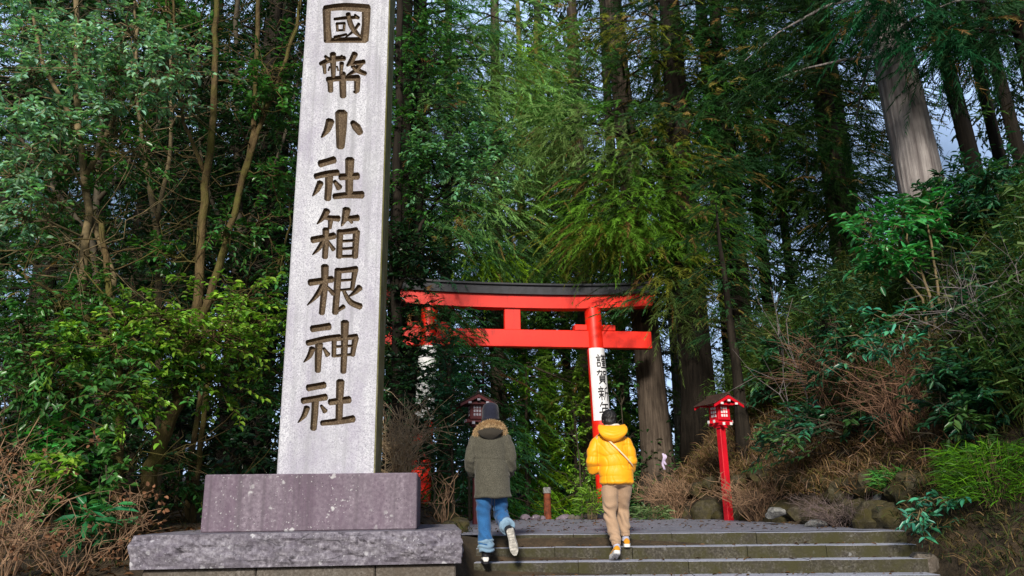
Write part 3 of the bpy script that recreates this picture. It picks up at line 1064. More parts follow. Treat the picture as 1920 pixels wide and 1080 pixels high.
    for ch in t.children_recursive:      # the lamp house is small for its post
        if ch.name.split(".")[0] == "post": continue
        for vtx in ch.data.vertices:
            x, y, z = vtx.co
            vtx.co = (x * 0.77, y * 0.77, hb - 0.03 + (z - hb + 0.03) * 0.77)
    return t


lp = at(1367, 976, 14.0)
L1 = make_lantern(lp, math.radians(24), "bright red roofed lantern on a tall square post before the dry bank")
L1.rotation_euler = (0.0, -0.008, math.radians(24))


M["shade_red"] = paint_mat("shaded_crimson_paint", (0.10, 0.006, 0.010), (0.045, 0.004, 0.005), 0.6)  # darker copies of the lantern materials, its shade put into the colour
M["shade_shingle"] = simple("shaded_shingle", (0.03, 0.022, 0.018), 0.85, 0.35, 14, 0.6, stretch=(1, 4, 1))
M["shade_white"] = simple("shaded_white_paint", (0.40, 0.38, 0.45), 0.7, 0.2, 10)
L2 = make_lantern(at(893, 974, 14.0), math.radians(12), "red roofed lantern coloured darker to look shaded, half hidden behind the hooded walker", "shade_red", "shade_shingle", "shade_white")


# ------------------------------------------------------------------ small things along the path
mb = MB()
n = 16
rings = []
for z, r in ((-0.2, 0.085), (0.0, 0.085), (0.62, 0.078), (0.66, 0.078)):
    rings.append([(r * math.cos(2 * PI * j / n), r * math.sin(2 * PI * j / n), z) for j in range(n)])
mb.loft(rings)
p = at(1027, 972, 18.5)
post = empty("wooden_post", p, 0, "short rusty red wooden post with a grey cap beyond the paving", "post")
mb.build("shaft", simple("rusty_post", (0.20, 0.05, 0.02), 0.8, 0.4, 10, 0.5), post, smooth=40)
mb = MB()
rings = []
for z, r in ((0.55, 0.095), (0.66, 0.092), (0.68, 0.08)):
    rings.append([(r * math.cos(2 * PI * j / n), r * math.sin(2 * PI * j / n), z) for j in range(n)])
mb.loft(rings)
mb.build("cap", M["grey_rock"], post, smooth=40)


def rock(name, loc, size, seed, mat, label, group=None, cat="rock", flat=0.7, sub=3):
    bm = bmesh.new()
    bmesh.ops.create_icosphere(bm, subdivisions=sub, radius=1.0)
    o = Vector((seed * 3.7, seed * 1.3, seed * 7.1))
    for vtx in bm.verts:
        c = vtx.co.normalized()
        # flattened facets: cut by random planes
        d = 1.0
        for k in range(9):
            nrm = noise.random_unit_vector() if False else Vector((math.sin(seed * 12.9 + k * 78.2), math.sin(seed * 39.3 + k * 11.1), math.sin(seed * 73.1 + k * 53.7))).normalized()
            h = 0.72 + 0.2 * math.sin(seed * 5.1 + k * 3.3)
            q = c.dot(nrm)
            if q > 0.1: d = min(d, h / q)
        d = d * (1 + 0.18 * noise.noise(c * 1.8 + o) + 0.09 * noise.noise(c * 4.5 + o) + 0.04 * noise.noise(c * 11 + o))
        vtx.co = c * d
    for vtx in bm.verts:
        vtx.co = Vector((vtx.co.x * size[0], vtx.co.y * size[1], vtx.co.z * size[2]))
    me = bpy.data.meshes.new(name)
    bm.to_mesh(me); bm.free()
    shade_smooth(me, 38)
    r = link(name, me, mat)
    r.location = loc
    r.rotation_euler = (0, 0, seed * 1.7)
    return tag(r, label, cat, group)


G_MOSS = "mossy boulders along the foot of the bank"
k = 0
rr = random.Random(5)
for y in np.linspace(9.95, 16.2, 22):
    for row in range(2):
        k += 1
        s = rr.uniform(0.16, 0.34) * (1.0 if row == 0 else 0.85)
        x = float(right_edge(y)) + (0.16 if row == 0 else 0.5) + rr.uniform(-0.05, 0.12)
        yy = y + rr.uniform(-0.12, 0.12)
        z = (float(floor_z(yy)) + s * 0.25) if row == 0 else tz(x, yy) + s * 0.15
        rock("boulder", (x, yy, z), (s * rr.uniform(0.9, 1.4), s, s * rr.uniform(0.65, 1.0)), k * 0.61 + 1, M["rock"], "dark mossy boulder in the low rubble edge beside the path", G_MOSS)
rock("grey_boulder", at(1452, 962, 11.9) + Vector((0, 0, 0.0)), (0.17, 0.14, 0.09), 3.3, M["grey_rock"], "bare light grey flat stone on the mossy rubble edge")
rock("pale_stone", at(1530, 985, 10.9), (0.16, 0.14, 0.08), 8.3, M["grey_rock"], "whitish cracked stone low in the rubble edge near the steps")
rock("pale_stone", at(1645, 945, 10.4) + Vector((0.15, 0.2, 0)), (0.15, 0.13, 0.16), 5.9, M["grey_rock"], "upright pale lichen stone among dry stalks near the steps")
for i, (px, py, s) in enumerate(((985, 968, 0.10), (1003, 969, 0.17), (1056, 968, 0.18), (1016, 971, 0.07))):
    rock("kerb_stone", at(px, py + 3, 16.6), (s * 1.1, 0.12, 0.09), i * 2.3 + 0.7, M["pedestal"], "small bluish kerb stone at the far end of the paving", "bluish kerb stones at the end of the paving", "kerb stone", sub=2)
for i, (px, py, s) in enumerate(((1072, 970, 0.07), (1085, 970, 0.08), (1100, 968, 0.09), (1112, 967, 0.08))):
    rock("pale_cobble", at(px, py + 2, 16.4), (s, 0.09, 0.08), i * 1.9 + 4.7, M["footing"], "pale rounded cobble beside the far post and yellow jacketed walker", "pale cobbles at the end of the paving", "cobble", sub=2)
for i in range(14):
    px = 800 + i * 6 + rr.uniform(-6, 6); y = 10.4 + i * 0.32
    x = float(left_edge(y)) - 0.1 - rr.uniform(0, 0.4)
    s = rr.uniform(0.12, 0.26)
    rock("low_boulder", (x, y, tz(x, y) + s * 0.2), (s * 1.2, s, s * 0.8), i * 0.83 + 31, M["rock"], "small dark mossy rock on the shaded verge near the red pillar", "mossy rocks on the shaded verge")

# ------------------------------------------------------------------ people
def cloth(name, col, rough=0.85, weave=260.0, var=0.25, dirt=None, bmp=0.25, sheen=0.15, spec=0.2):
    m, nt, b, out = new_mat(name)
    v = coords(nt)
    n = noise_tex(nt, v, weave, 2, 0.6)
    n2 = noise_tex(nt, v, 7.0, 5, 0.6)
    c = ramp(nt, n, [(0.35, tuple(x * (1 - var) for x in col)), (0.65, tuple(min(1, x * (1 + var)) for x in col))])
    c = mix(nt, ramp(nt, n2, [(0.35, (0.45, 0.45, 0.45)), (0.6, (0, 0, 0))]), c, dirt or tuple(x * 0.7 for x in col))
    nt.links.new(c, b.inputs["Base Color"])
    b.inputs["Roughness"].default_value = rough
    b.inputs["Specular IOR Level"].default_value = spec
    try: b.inputs["Sheen Weight"].default_value = sheen
    except Exception: pass
    bump(nt, b, n, bmp, 0.002)
    return m


M["skin"] = simple("skin", (0.52, 0.31, 0.22), 0.55, 0.06, 6)
M["parka"] = cloth("grey_tweed_parka", (0.082, 0.078, 0.062), 0.9, 150, 0.6, (0.05, 0.047, 0.036))
M["parka_dark"] = cloth("dark_parka_lining", (0.035, 0.030, 0.024), 0.9, 190, 0.4)
M["puffer"] = cloth("yellow_puffer", (0.90, 0.40, 0.006), 0.5, 300, 0.06, (0.80, 0.30, 0.004), 0.12, 0.1, 0.35)
M["jeans"] = cloth("blue_denim", (0.026, 0.12, 0.31), 0.85, 320, 0.35, (0.012, 0.05, 0.15))
M["denim_cuff"] = cloth("pale_denim_cuff", (0.22, 0.34, 0.46), 0.85, 320, 0.3, (0.1, 0.18, 0.3))
M["khaki"] = cloth("tan_joggers", (0.40, 0.27, 0.18), 0.85, 320, 0.12, (0.30, 0.19, 0.12))
M["cap"] = cloth("navy_cap", (0.014, 0.016, 0.032), 0.9, 300, 0.6)
M["hair"] = simple("black_hair", (0.012, 0.011, 0.012), 0.5, 0.3, 40, 0.4, stretch=(1, 1, 0.2))
M["shoe_white"] = simple("white_leather", (0.72, 0.71, 0.70), 0.5, 0.12, 25)
M["sole_grey"] = simple("worn_rubber_sole", (0.52, 0.50, 0.47), 0.7, 0.25, 30, 0.3)
M["shoe_black"] = simple("black_trim", (0.015, 0.015, 0.02), 0.5, 0.2, 20)
M["mustard"] = cloth("mustard_canvas", (0.62, 0.27, 0.015), 0.8, 260, 0.2)
M["sock"] = cloth("pale_blue_sock", (0.42, 0.44, 0.58), 0.9, 260, 0.15)
M["scarf"] = cloth("cream_fleece", (0.72, 0.66, 0.58), 0.95, 60, 0.2, bmp=0.8)
M["strap"] = cloth("cream_strap", (0.74, 0.60, 0.40), 0.7, 200, 0.1)
M["fur"] = leaf_mat("tan_fur", 0.75, 0.15, 0.2)
M["navy"] = cloth("navy_coat", (0.012, 0.018, 0.04), 0.9, 200, 0.4)


def skin_body(name, joints, bones, mat, root="pelvis"):
    """One continuous surface grown over connected joints: {name: (pos, radius)}."""
    bm = bmesh.new()
    lay = bm.verts.layers.skin.verify()
    vs = {}
    for k, (p, r) in joints.items():
        vtx = bm.verts.new(p)
        vtx[lay].radius = (r, r) if not hasattr(r, "__len__") else r
        if k == root: vtx[lay].use_root = True
        vs[k] = vtx
    for a, b_ in bones: bm.edges.new((vs[a], vs[b_]))
    me = bpy.data.meshes.new(name); bm.to_mesh(me); bm.free()
    o = bpy.data.objects.new("tmp_body", me); COL.objects.link(o)
    sk = o.modifiers.new("sk", "SKIN"); sk.use_smooth_shade = True
    ss = o.modifiers.new("ss", "SUBSURF"); ss.levels = 2; ss.render_levels = 2
    dg = bpy.context.evaluated_depsgraph_get(); dg.update()
    out = bpy.data.meshes.new_from_object(o.evaluated_get(dg))
    out.name = name
    bpy.data.objects.remove(o)
    shade_smooth(out)
    out.materials.clear()
    return link(name, out, mat)


def hand(joints, bones, wrist, side, d, up, pre):
    """Palm, five unequal curled fingers and a thumb leaving the side of the palm."""
    d = Vector(d).normalized(); up = Vector(up); up = (up - d * up.dot(d)).normalized()
    s = d.cross(up).normalized() * side
    w = Vector(joints[wrist][0])
    palm = w + d * 0.055
    joints[pre + "palm"] = (palm, (0.030, 0.018)); bones.append((wrist, pre + "palm"))
    for i, (off, L) in enumerate(((0.028, 0.070), (0.010, 0.078), (-0.009, 0.072), (-0.027, 0.056))):
        b_ = palm + d * 0.035 + s * off
        a1 = b_ + d * L * 0.42 - up * 0.006
        a2 = a1 + (d * 0.75 - up * 0.65).normalized() * L * 0.33
        a3 = a2 + (d * 0.35 - up * 0.95).normalized() * L * 0.27
        names = [pre + f"f{i}{q}" for q in "abcd"]
        for nme, pt, r in zip(names, (b_, a1, a2, a3), (0.0095, 0.0085, 0.008, 0.007)): joints[nme] = (pt, r)
        bones += [(pre + "palm", names[0]), (names[0], names[1]), (names[1], names[2]), (names[2], names[3])]
    t0 = w + d * 0.03 + s * 0.034; t1 = t0 + (d * 0.7 + s * 0.5 - up * 0.3).normalized() * 0.035; t2 = t1 + (d * 0.9 - up * 0.4).normalized() * 0.03
    joints[pre + "t0"] = (t0, 0.012); joints[pre + "t1"] = (t1, 0.010); joints[pre + "t2"] = (t2, 0.008)
    bones += [(wrist, pre + "t0"), (pre + "t0", pre + "t1"), (pre + "t1", pre + "t2")]


def ell(c, rx, ry, n=28, ex=1.0, tilt=0.0):
    out = []
    for j in range(n):
        a = 2 * PI * j / n
        ca, sa = math.cos(a), math.sin(a)
        x = rx * math.copysign(abs(ca) ** ex, ca); y = ry * math.copysign(abs(sa) ** ex, sa)
        out.append((c[0] + x, c[1] + y, c[2] + tilt * y))
    return out


def fn(p, s, o=0.0): return noise.noise((p.x * s + o, p.y * s + o * 1.7, p.z * s + o * 0.3))


def add_shoe(parent, heel, fwd, up, L, upper, sole_mat, trim=None, name="shoe", label=None, sole_t=0.03):
    f_ = Vector(fwd).normalized(); u = Vector(up); u = (u - f_ * u.dot(f_)).normalized(); s = f_.cross(u)
    R = Matrix((s, f_, u)).transposed().to_4x4(); R.translation = Vector(heel)
    W_ = [(0.0, 0.028, 0.060, 0.075), (0.04, 0.035, 0.075, 0.092), (0.25, 0.036, 0.080, 0.098), (0.45, 0.037, 0.075, 0.088), (0.65, 0.045, 0.060, 0.062), (0.85, 0.043, 0.048, 0.048), (0.97, 0.026, 0.035, 0.036), (1.0, 0.012, 0.028, 0.03)]
    up_m = MB()
    rings = []
    for t, w, h, h2 in W_:
        y = t * L
        ring_ = []
        for j in range(16):
            a = 2 * PI * j / 16
            x = w * math.cos(a); z = sole_t * 0.7 + (h2 - sole_t * 0.7) * (0.5 + 0.5 * math.sin(a)) * (1.0)
            ring_.append(R @ Vector((x * (1 - 0.25 * max(0, math.sin(a))), y, z)))
        rings.append(ring_)
    up_m.loft(rings)
    sh = up_m.build(name, upper, parent, smooth=60)
    sm = MB()
    prof = [(-0.02, 0.018), (0.0, 0.030), (0.05, 0.037), (0.25, 0.038), (0.45, 0.037), (0.65, 0.046), (0.85, 0.045), (0.97, 0.030), (1.03, 0.014)]
    v, f = [], []
    k = len(prof)
    out_ = [(w, t * L) for t, w in prof] + [(-w, t * L) for t, w in reversed(prof)]
    m_ = len(out_)
    for z, g in ((0.0, 0.94), (0.006, 1.0), (sole_t, 1.0)):
        v += [R @ Vector((x * g, y, z)) for x, y in out_]
    for q in range(2):
        for j in range(m_):
            a, b_ = q * m_ + j, q * m_ + (j + 1) % m_
            f.append((a, b_, b_ + m_, a + m_))
    f.append(tuple(range(m_ - 1, -1, -1))); f.append(tuple(2 * m_ + j for j in range(m_)))
    sm.add(v, f)
    # tread bars
    for q in range(9):
        y = (0.06 + q * 0.105) * L
        w = np.interp(y / L, [p_[0] for p_ in prof], [p_[1] for p_ in prof]) * 0.82
        sm.box((-w, y - 0.006, -0.004), (w, y + 0.006, 0.002), M=R)
    sm.build("sole", sole_mat, sh, smooth=40)
    if trim:
        tm = MB()
        rings = []
        for z, g in ((0.072, 1.0), (0.098, 0.98)):
            rings.append([R @ Vector((0.041 * g * math.cos(2 * PI * j / 16), 0.045 * 1 + 0.052 * g * math.sin(2 * PI * j / 16), z)) for j in range(16)])
        tm.loft(rings)
        tm.build("collar", trim, sh, smooth=40)
    if label: sh["label"] = label
    return sh


# ---- walker in the hooded parka -------------------------------------------------
P1 = at(921, 1052, 9.10); P1.z = -0.267
J = {"pelvis": ((0.0, 0.0, 0.92), (0.12, 0.09)), "belly": ((0, 0.01, 1.08), (0.12, 0.09)), "chest": ((0, 0.02, 1.28), (0.14, 0.10)), "neck0": ((0, 0.03, 1.43), 0.06), "neck": ((0, 0.05, 1.49), 0.052),
     "skull0": ((0, 0.065, 1.57), (0.070, 0.080)), "skull": ((0, 0.07, 1.655), (0.072, 0.088)), "nose": ((0, 0.165, 1.575), 0.012), "earl": ((-0.078, 0.06, 1.58), 0.014), "earr": ((0.078, 0.06, 1.58), 0.014), "chin": ((0.0, 0.125, 1.50), 0.028),
     "sl": ((-0.17, 0.01, 1.38), 0.06), "sr": ((0.17, 0.01, 1.38), 0.06), "el": ((-0.235, -0.02, 1.11), 0.042), "er": ((0.235, -0.02, 1.11), 0.042), "wl": ((-0.19, 0.17, 0.98), 0.028), "wr": ((0.2, 0.17, 0.98), 0.028),
     "hl": ((-0.08, 0, 0.88), 0.085), "hr": ((0.09, 0, 0.88), 0.085), "kl": ((-0.085, 0.05, 0.48), 0.058), "kr": ((0.105, 0.10, 0.50), 0.058), "al": ((-0.055, -0.01, 0.10), 0.036), "ar": ((0.195, -0.20, 0.345), 0.036)}
B_ = [("pelvis", "belly"), ("belly", "chest"), ("chest", "neck0"), ("neck0", "neck"), ("neck", "skull0"), ("skull0", "skull"), ("skull0", "nose"), ("skull0", "earl"), ("skull0", "earr"), ("skull0", "chin"), ("chest", "sl"), ("chest", "sr"), ("sl", "el"), ("el", "wl"), ("sr", "er"), ("er", "wr"),
      ("pelvis", "hl"), ("pelvis", "hr"), ("hl", "kl"), ("kl", "al"), ("hr", "kr"), ("kr", "ar")]
hand(J, B_, "wl", -1, (0.75, 0.6, -0.2), (0, 0.2, 1), "L"); hand(J, B_, "wr", 1, (-0.75, 0.6, -0.2), (0, 0.2, 1), "R")
p1 = skin_body("person", J, B_, M["skin"])
p1.location = P1; p1.scale = (1, 1, 1)
tag(p1, "person in grey fur hooded parka and rolled blue jeans climbing the steps", "person")
# parka
mb = MB()
mb.loft([ell((0.030, 0.0, 0.685), 0.205, 0.155), ell((0.030, 0.0, 0.70), 0.214, 0.165), ell((0.022, 0.0, 0.85), 0.208, 0.160), ell((0.012, 0.0, 1.00), 0.200, 0.148), ell((0.008, 0.005, 1.10), 0.194, 0.140), ell((0.005, 0.01, 1.22), 0.205, 0.145), ell((0, 0.012, 1.32), 0.205, 0.138), ell((0, 0.015, 1.38), 0.180, 0.118), ell((0, 0.02, 1.425), 0.135, 0.095), ell((0, 0.03, 1.455), 0.09, 0.08)])
for s in (-1, 1):
    mb.tube([(s * 0.12, 0.012, 1.37), (s * 0.175, 0.005, 1.325), (s * 0.215, -0.012, 1.22), (s * 0.240, -0.025, 1.10), (s * 0.240, 0.03, 1.03), (s * 0.215, 0.12, 0.97), (s * 0.18, 0.19, 0.955)], [0.070, 0.080, 0.072, 0.067, 0.066, 0.060, 0.052], 16)


def parka_fold(p, nr):
    d = 0.006 * fn(p, 5.0, 2.0) + 0.003 * fn(p, 14.0, 5.0)
    side = abs(p.x)
    if side > 0.2 and p.z < 1.33 and p.z > 0.9:   # creases across the sleeves
        d += 0.007 * math.sin(p.z * 62 + 9 * fn(p, 5, 1) + p.x * 30) * max(0.0, 0.5 + 1.2 * fn(p, 4, 8))
    else:
        d -= 0.009 * math.exp(-((p.z - 1.105 + 0.05 * p.x) / 0.008) ** 2)        # waist seam
        d += 0.004 * math.sin(p.x * 45 + 3 * fn(p, 4, 3)) * max(0, 1 - abs(p.z - 1.02) / 0.12)
        d += 0.007 * math.sin(p.x * 26 + 2.5 * fn(p, 3, 3)) * max(0, (0.95 - p.z) / 0.3)
        d -= 0.006 * math.exp(-((p.x - 0.03) / 0.006) ** 2) * (1 if p.z < 0.9 and nr.y < 0 else 0)
    d += 0.008 * math.exp(-((p.z - 0.705) / 0.014) ** 2)                          # hem roll
    d -= 0.007 * math.exp(-((side - 0.185 - 0.02 * (p.z - 1.2)) / 0.007) ** 2) * (1 if p.z > 1.17 else 0)   # armhole seam
    return d


pk = link("parka", remeshed(mb, 0.0105, 4, parka_fold, "parka"), M["parka"], p1)
pk.scale = (0.96, 0.96, 1)
# hood lying on the back
mb = MB()
rings = []
for t in np.linspace(0, 1, 9):
    w = 0.155 * math.cos(t * PI / 2) ** 0.75 + 0.012
    rings.append([(w * math.cos(2 * PI * j / 20), -0.045 - 0.09 * math.sin(t * PI * 0.8) + 0.075 * math.sin(2 * PI * j / 20) * (1 - 0.5 * t), 1.475 - 0.145 * t - 0.02 * abs(math.cos(2 * PI * j / 20))) for j in range(20)])
mb.loft(rings)
hood = link("hood", remeshed(mb, 0.010, 4, lambda p, n_: 0.005 * fn(p, 9, 1), "hood"), M["parka_dark"], pk)
# fur trim: thousands of pointed hairs along the hood's edge
arc = [Vector(q) for q in ((-0.165, -0.02, 1.39), (-0.148, -0.075, 1.432), (-0.10, -0.115, 1.478), (-0.03, -0.135, 1.505), (0.04, -0.135, 1.507), (0.11, -0.115, 1.488), (0.146, -0.07, 1.452), (0.162, -0.02, 1.405))]
core = MB(); core.tube(arc, [0.018, 0.028, 0.034, 0.036, 0.036, 0.034, 0.028, 0.018], 10)
nf = 5200
tt = rng.random(nf) * (len(arc) - 1.001)
A_ = np.array([tuple(q) for q in arc])
i0 = tt.astype(int); fr = (tt - i0)[:, None]
cpos = A_[i0] * (1 - fr) + A_[i0 + 1] * fr
tang = norm(A_[i0 + 1] - A_[i0])
rd = norm(rng.normal(size=(nf, 3)))
rd = norm(rd - tang * np.sum(rd * tang, 1, keepdims=True))
pos = cpos + rd * 0.025 * (0.6 + 0.4 * rng.random((nf, 1)))
dirs = norm(rd + tang * rng.normal(0, 0.4, (nf, 1)) + np.array([0, -0.1, -0.45]))
tone = 0.45 + 0.7 * rng.random((nf, 1))
fc = np.array([[0.66, 0.47, 0.28]]) * tone
v, f, c = blade_arrays(pos, dirs, rng.uniform(0.018, 0.045, nf), rng.uniform(0.004, 0.008, nf), fc * 0.8, fc * 1.25, droop=0.25)
v2 = np.array(core.v); f2 = np.array([[q[0], q[1], q[2]] for q in core.f if len(q) == 4] + [[q[0], q[2], q[3]] for q in core.f if len(q) == 4])
vv_, ff_, cc_ = merge([(v, f, c), (v2, f2, np.tile(np.array([[0.22, 0.13, 0.06]]), (len(v2), 1)))])
fur = cloud_mesh("fur_trim", vv_, ff_, cc_, M["fur"], hood)
# drawcords hanging below the hem
mb = MB()
for x in (-0.005, 0.025):
    mb.tube([(x + 0.02, -0.135, 0.72), (x + 0.021, -0.15, 0.64), (x + 0.02 + x * 0.2, -0.148, 0.54), (x + 0.022, -0.15, 0.49)], 0.0035, 5)
mb.build("cord", M["shoe_black"], pk)
# jeans
mb = MB()
mb.loft([ell((0.0, 0.0, 0.98), 0.15, 0.11), ell((0.0, 0, 0.86), 0.165, 0.12), ell((0, 0, 0.80), 0.15, 0.10)])
mb.tube([(-0.07, 0, 0.88), (-0.078, 0.01, 0.72), (-0.082, 0.045, 0.50), (-0.075, 0.03, 0.40), (-0.062, 0.0, 0.24), (-0.056, -0.005, 0.16)], [0.095, 0.092, 0.078, 0.076, 0.078, 0.08], 18)
mb.tube([(0.085, 0, 0.88), (0.10, 0.04, 0.70), (0.108, 0.095, 0.52), (0.118, 0.065, 0.48), (0.15, -0.06, 0.425), (0.175, -0.13, 0.39)], [0.095, 0.092, 0.080, 0.078, 0.072, 0.074], 18)


def jean_fold(p, nr):
    d = 0.006 * fn(p, 6, 1) + 0.003 * fn(p, 16, 2)
    if p.x < 0.02 and p.z < 0.36: d += 0.009 * math.sin(p.z * 60 + 9 * fn(p, 5, 2) + p.x * 30) * max(0, 0.5 + 1.3 * fn(p, 5, 12))
    if p.x > 0.02 and p.z < 0.56: d += 0.007 * math.sin((p.y * 0.8 + p.z * 0.4) * 80 + 4 * fn(p, 7, 2))
    d += 0.005 * math.sin(p.z * 55 + p.x * 30 + 3 * fn(p, 4, 6)) * (1 if 0.55 < p.z < 0.75 else 0.3)
    return d


jn = link("jeans", remeshed(mb, 0.010, 3, jean_fold, "jeans"), M["jeans"], p1)
mb = MB(); mb.tube([(-0.057, -0.005, 0.245), (-0.056, -0.006, 0.23), (-0.056, -0.008, 0.15), (-0.056, -0.008, 0.125), (-0.056, -0.008, 0.12)], [0.080, 0.088, 0.090, 0.084, 0.07], 18)
link("cuff", remeshed(mb, 0.009, 2, lambda p, n_: 0.008 * math.sin(p.z * 110 + 5 * fn(p, 9, 4)) + 0.006 * fn(p, 12, 3), "cuff"), M["denim_cuff"], jn)
mb = MB(); mb.tube([(0.165, -0.10, 0.402), (0.170, -0.112, 0.398), (0.188, -0.165, 0.376), (0.193, -0.18, 0.370)], [0.074, 0.084, 0.084, 0.07], 18)
link("cuff", remeshed(mb, 0.009, 2, lambda p, n_: 0.007 * math.sin(p.y * 110 + 5 * fn(p, 9, 4)) + 0.005 * fn(p, 12, 3), "cuff"), M["denim_cuff"], jn)
for pts in ([(-0.055, -0.01, 0.125), (-0.055, -0.005, 0.075)], [(0.192, -0.185, 0.365), (0.205, -0.225, 0.335)]):
    mb = MB(); mb.tube(pts, [0.046, 0.05], 12); mb.build("sock", M["shoe_black"], p1, smooth=40)
add_shoe(p1, (-0.055, -0.095, 0.0), (-0.10, 1, 0.03), (0, 0, 1), 0.275, M["shoe_white"], M["shoe_black"], M["shoe_black"], sole_t=0.026)
add_shoe(p1, (0.205, -0.285, 0.355), (0.22, 0.28, -1.0), (0.15, 1.0, 0.30), 0.275, M["shoe_white"], M["sole_grey"], M["shoe_black"], sole_t=0.03, label="white shoe lifted to show its pale worn sole")
# knitted bucket cap
mb = MB()
hc = Vector((0.0, 0.06, 0))
mb.loft([ell((0, 0.055, 1.548), 0.098, 0.110), ell((0, 0.055, 1.565), 0.104, 0.116), ell((0, 0.06, 1.585), 0.099, 0.112), ell((0, 0.062, 1.63), 0.098, 0.112), ell((0, 0.064, 1.685), 0.094, 0.107), ell((0, 0.066, 1.725), 0.082, 0.092), ell((0, 0.066, 1.748), 0.055, 0.06), ell((0, 0.066, 1.756), 0.02, 0.02)])
link("cap", remeshed(mb, 0.008, 2, lambda p, n_: 0.0022 * math.sin(math.atan2(p.x, p.y - 0.06) * 44) + 0.004 * fn(p, 10, 2), "cap"), M["cap"], p1)
# hair showing under the cap
mb = MB(); mb.ellipsoid((-0.02, 0.035, 1.53), (0.088, 0.085, 0.055)); mb.ellipsoid((-0.06, 0.0, 1.51), (0.055, 0.04, 0.05))
link("hair", remeshed(mb, 0.009, 2, lambda p, n_: 0.004 * math.sin(p.x * 260 + 3 * fn(p, 12, 1)), "hair"), M["hair"], p1)

# ---- walker in the yellow puffer jacket ------------------------------------------
P2 = at(1156, 1040, 9.36); P2.z = -0.267
J = {"pelvis": ((0.045, 0.0, 0.93), (0.12, 0.09)), "belly": ((0.03, 0.02, 1.07), (0.12, 0.09)), "chest": ((0.0, 0.04, 1.26), (0.14, 0.10)), "neck0": ((0, 0.06, 1.40), 0.06), "neck": ((0.0, 0.08, 1.455), 0.052),
     "skull0": ((0.0, 0.105, 1.535), (0.070, 0.080)), "skull": ((0.0, 0.11, 1.61), (0.072, 0.088)), "nose": ((0, 0.205, 1.535), 0.012), "earl": ((-0.080, 0.095, 1.545), 0.014), "earr": ((0.080, 0.095, 1.545), 0.014), "chin": ((0, 0.165, 1.465), 0.028),
     "sl": ((-0.17, 0.03, 1.35), 0.06), "sr": ((0.17, 0.03, 1.35), 0.06), "el": ((-0.21, 0.0, 1.07), 0.042), "er": ((0.215, 0.0, 1.07), 0.042), "wl": ((-0.13, 0.24, 1.05), 0.028), "wr": ((0.14, 0.24, 1.05), 0.028),
     "hl": ((-0.04, 0, 0.89), 0.085), "hr": ((0.125, 0, 0.89), 0.085), "kl": ((-0.04, 0.03, 0.47), 0.058), "kr": ((0.105, 0.14, 0.55), 0.056), "al": ((-0.015, -0.20, 0.135), 0.036), "ar": ((0.125, 0.10, 0.235), 0.036)}
B_ = [("pelvis", "belly"), ("belly", "chest"), ("chest", "neck0"), ("neck0", "neck"), ("neck", "skull0"), ("skull0", "skull"), ("skull0", "nose"), ("skull0", "earl"), ("skull0", "earr"), ("skull0", "chin"), ("chest", "sl"), ("chest", "sr"), ("sl", "el"), ("el", "wl"), ("sr", "er"), ("er", "wr"),
      ("pelvis", "hl"), ("pelvis", "hr"), ("hl", "kl"), ("kl", "al"), ("hr", "kr"), ("kr", "ar")]
hand(J, B_, "wl", -1, (0.85, 0.5, 0.0), (0, 0.2, 1), "L"); hand(J, B_, "wr", 1, (-0.85, 0.5, 0.0), (0, 0.2, 1), "R")
p2 = skin_body("person", J, B_, M["skin"])
p2.location = P2
tag(p2, "person in bright yellow puffer jacket and tan joggers climbing the steps", "person")
mb = MB()
TORSO = [(0.045, 0.0, 0.820, 0.185, 0.145), (0.045, 0.0, 0.84, 0.200, 0.160), (0.042, 0.0, 0.92, 0.208, 0.168), (0.032, 0.01, 1.03, 0.203, 0.163), (0.02, 0.02, 1.14, 0.205, 0.162), (0.005, 0.03, 1.25, 0.205, 0.155), (0, 0.04, 1.33, 0.192, 0.140), (0, 0.045, 1.385, 0.150, 0.115), (0, 0.055, 1.42, 0.11, 0.10)]
mb.loft([ell((cx, cy, z), rx, ry) for cx, cy, z, rx, ry in TORSO])
for s in (-1, 1):
    k = 0.012 if s < 0 else 0.0
    mb.tube([(s * 0.11, 0.04, 1.335), (s * 0.165, 0.03, 1.29), (s * 0.205 - k, 0.005, 1.19), (s * 0.222 - k, 0.0, 1.08), (s * 0.215 - k, 0.05, 1.01), (s * 0.18, 0.15, 1.01), (s * 0.14, 0.23, 1.04)], [0.078, 0.090, 0.085, 0.082, 0.078, 0.070, 0.060], 16)


def puff(p, nr):
    a = 0.5 * fn(p, 3.2, 1.0)
    z = p.z + 0.06 * a + 0.05 * abs(p.x - 0.02)
    q = abs(math.sin(z * PI / 0.115))
    d = (0.010 * (q ** 0.5) - 0.007) * (0.35 + 0.9 * min(1, max(0, 0.5 + 1.6 * fn(p, 3.5, 9))))
    d += 0.005 * fn(p, 11, 4) * (1 + 0.5 * nr.y)
    d -= 0.006 * max(0, math.sin(p.x * 34 + 16 * fn(p, 3.3, 7) + p.z * 22)) ** 6
    sd = abs(p.x - 0.01)
    d -= 0.012 * math.exp(-((sd - 0.182 - 0.012 * (p.z - 1.2)) / 0.008) ** 2) * (1 if 1.0 < p.z < 1.36 else 0)
    d += 0.007 * math.exp(-((p.z - 0.845) / 0.016) ** 2)
    return d


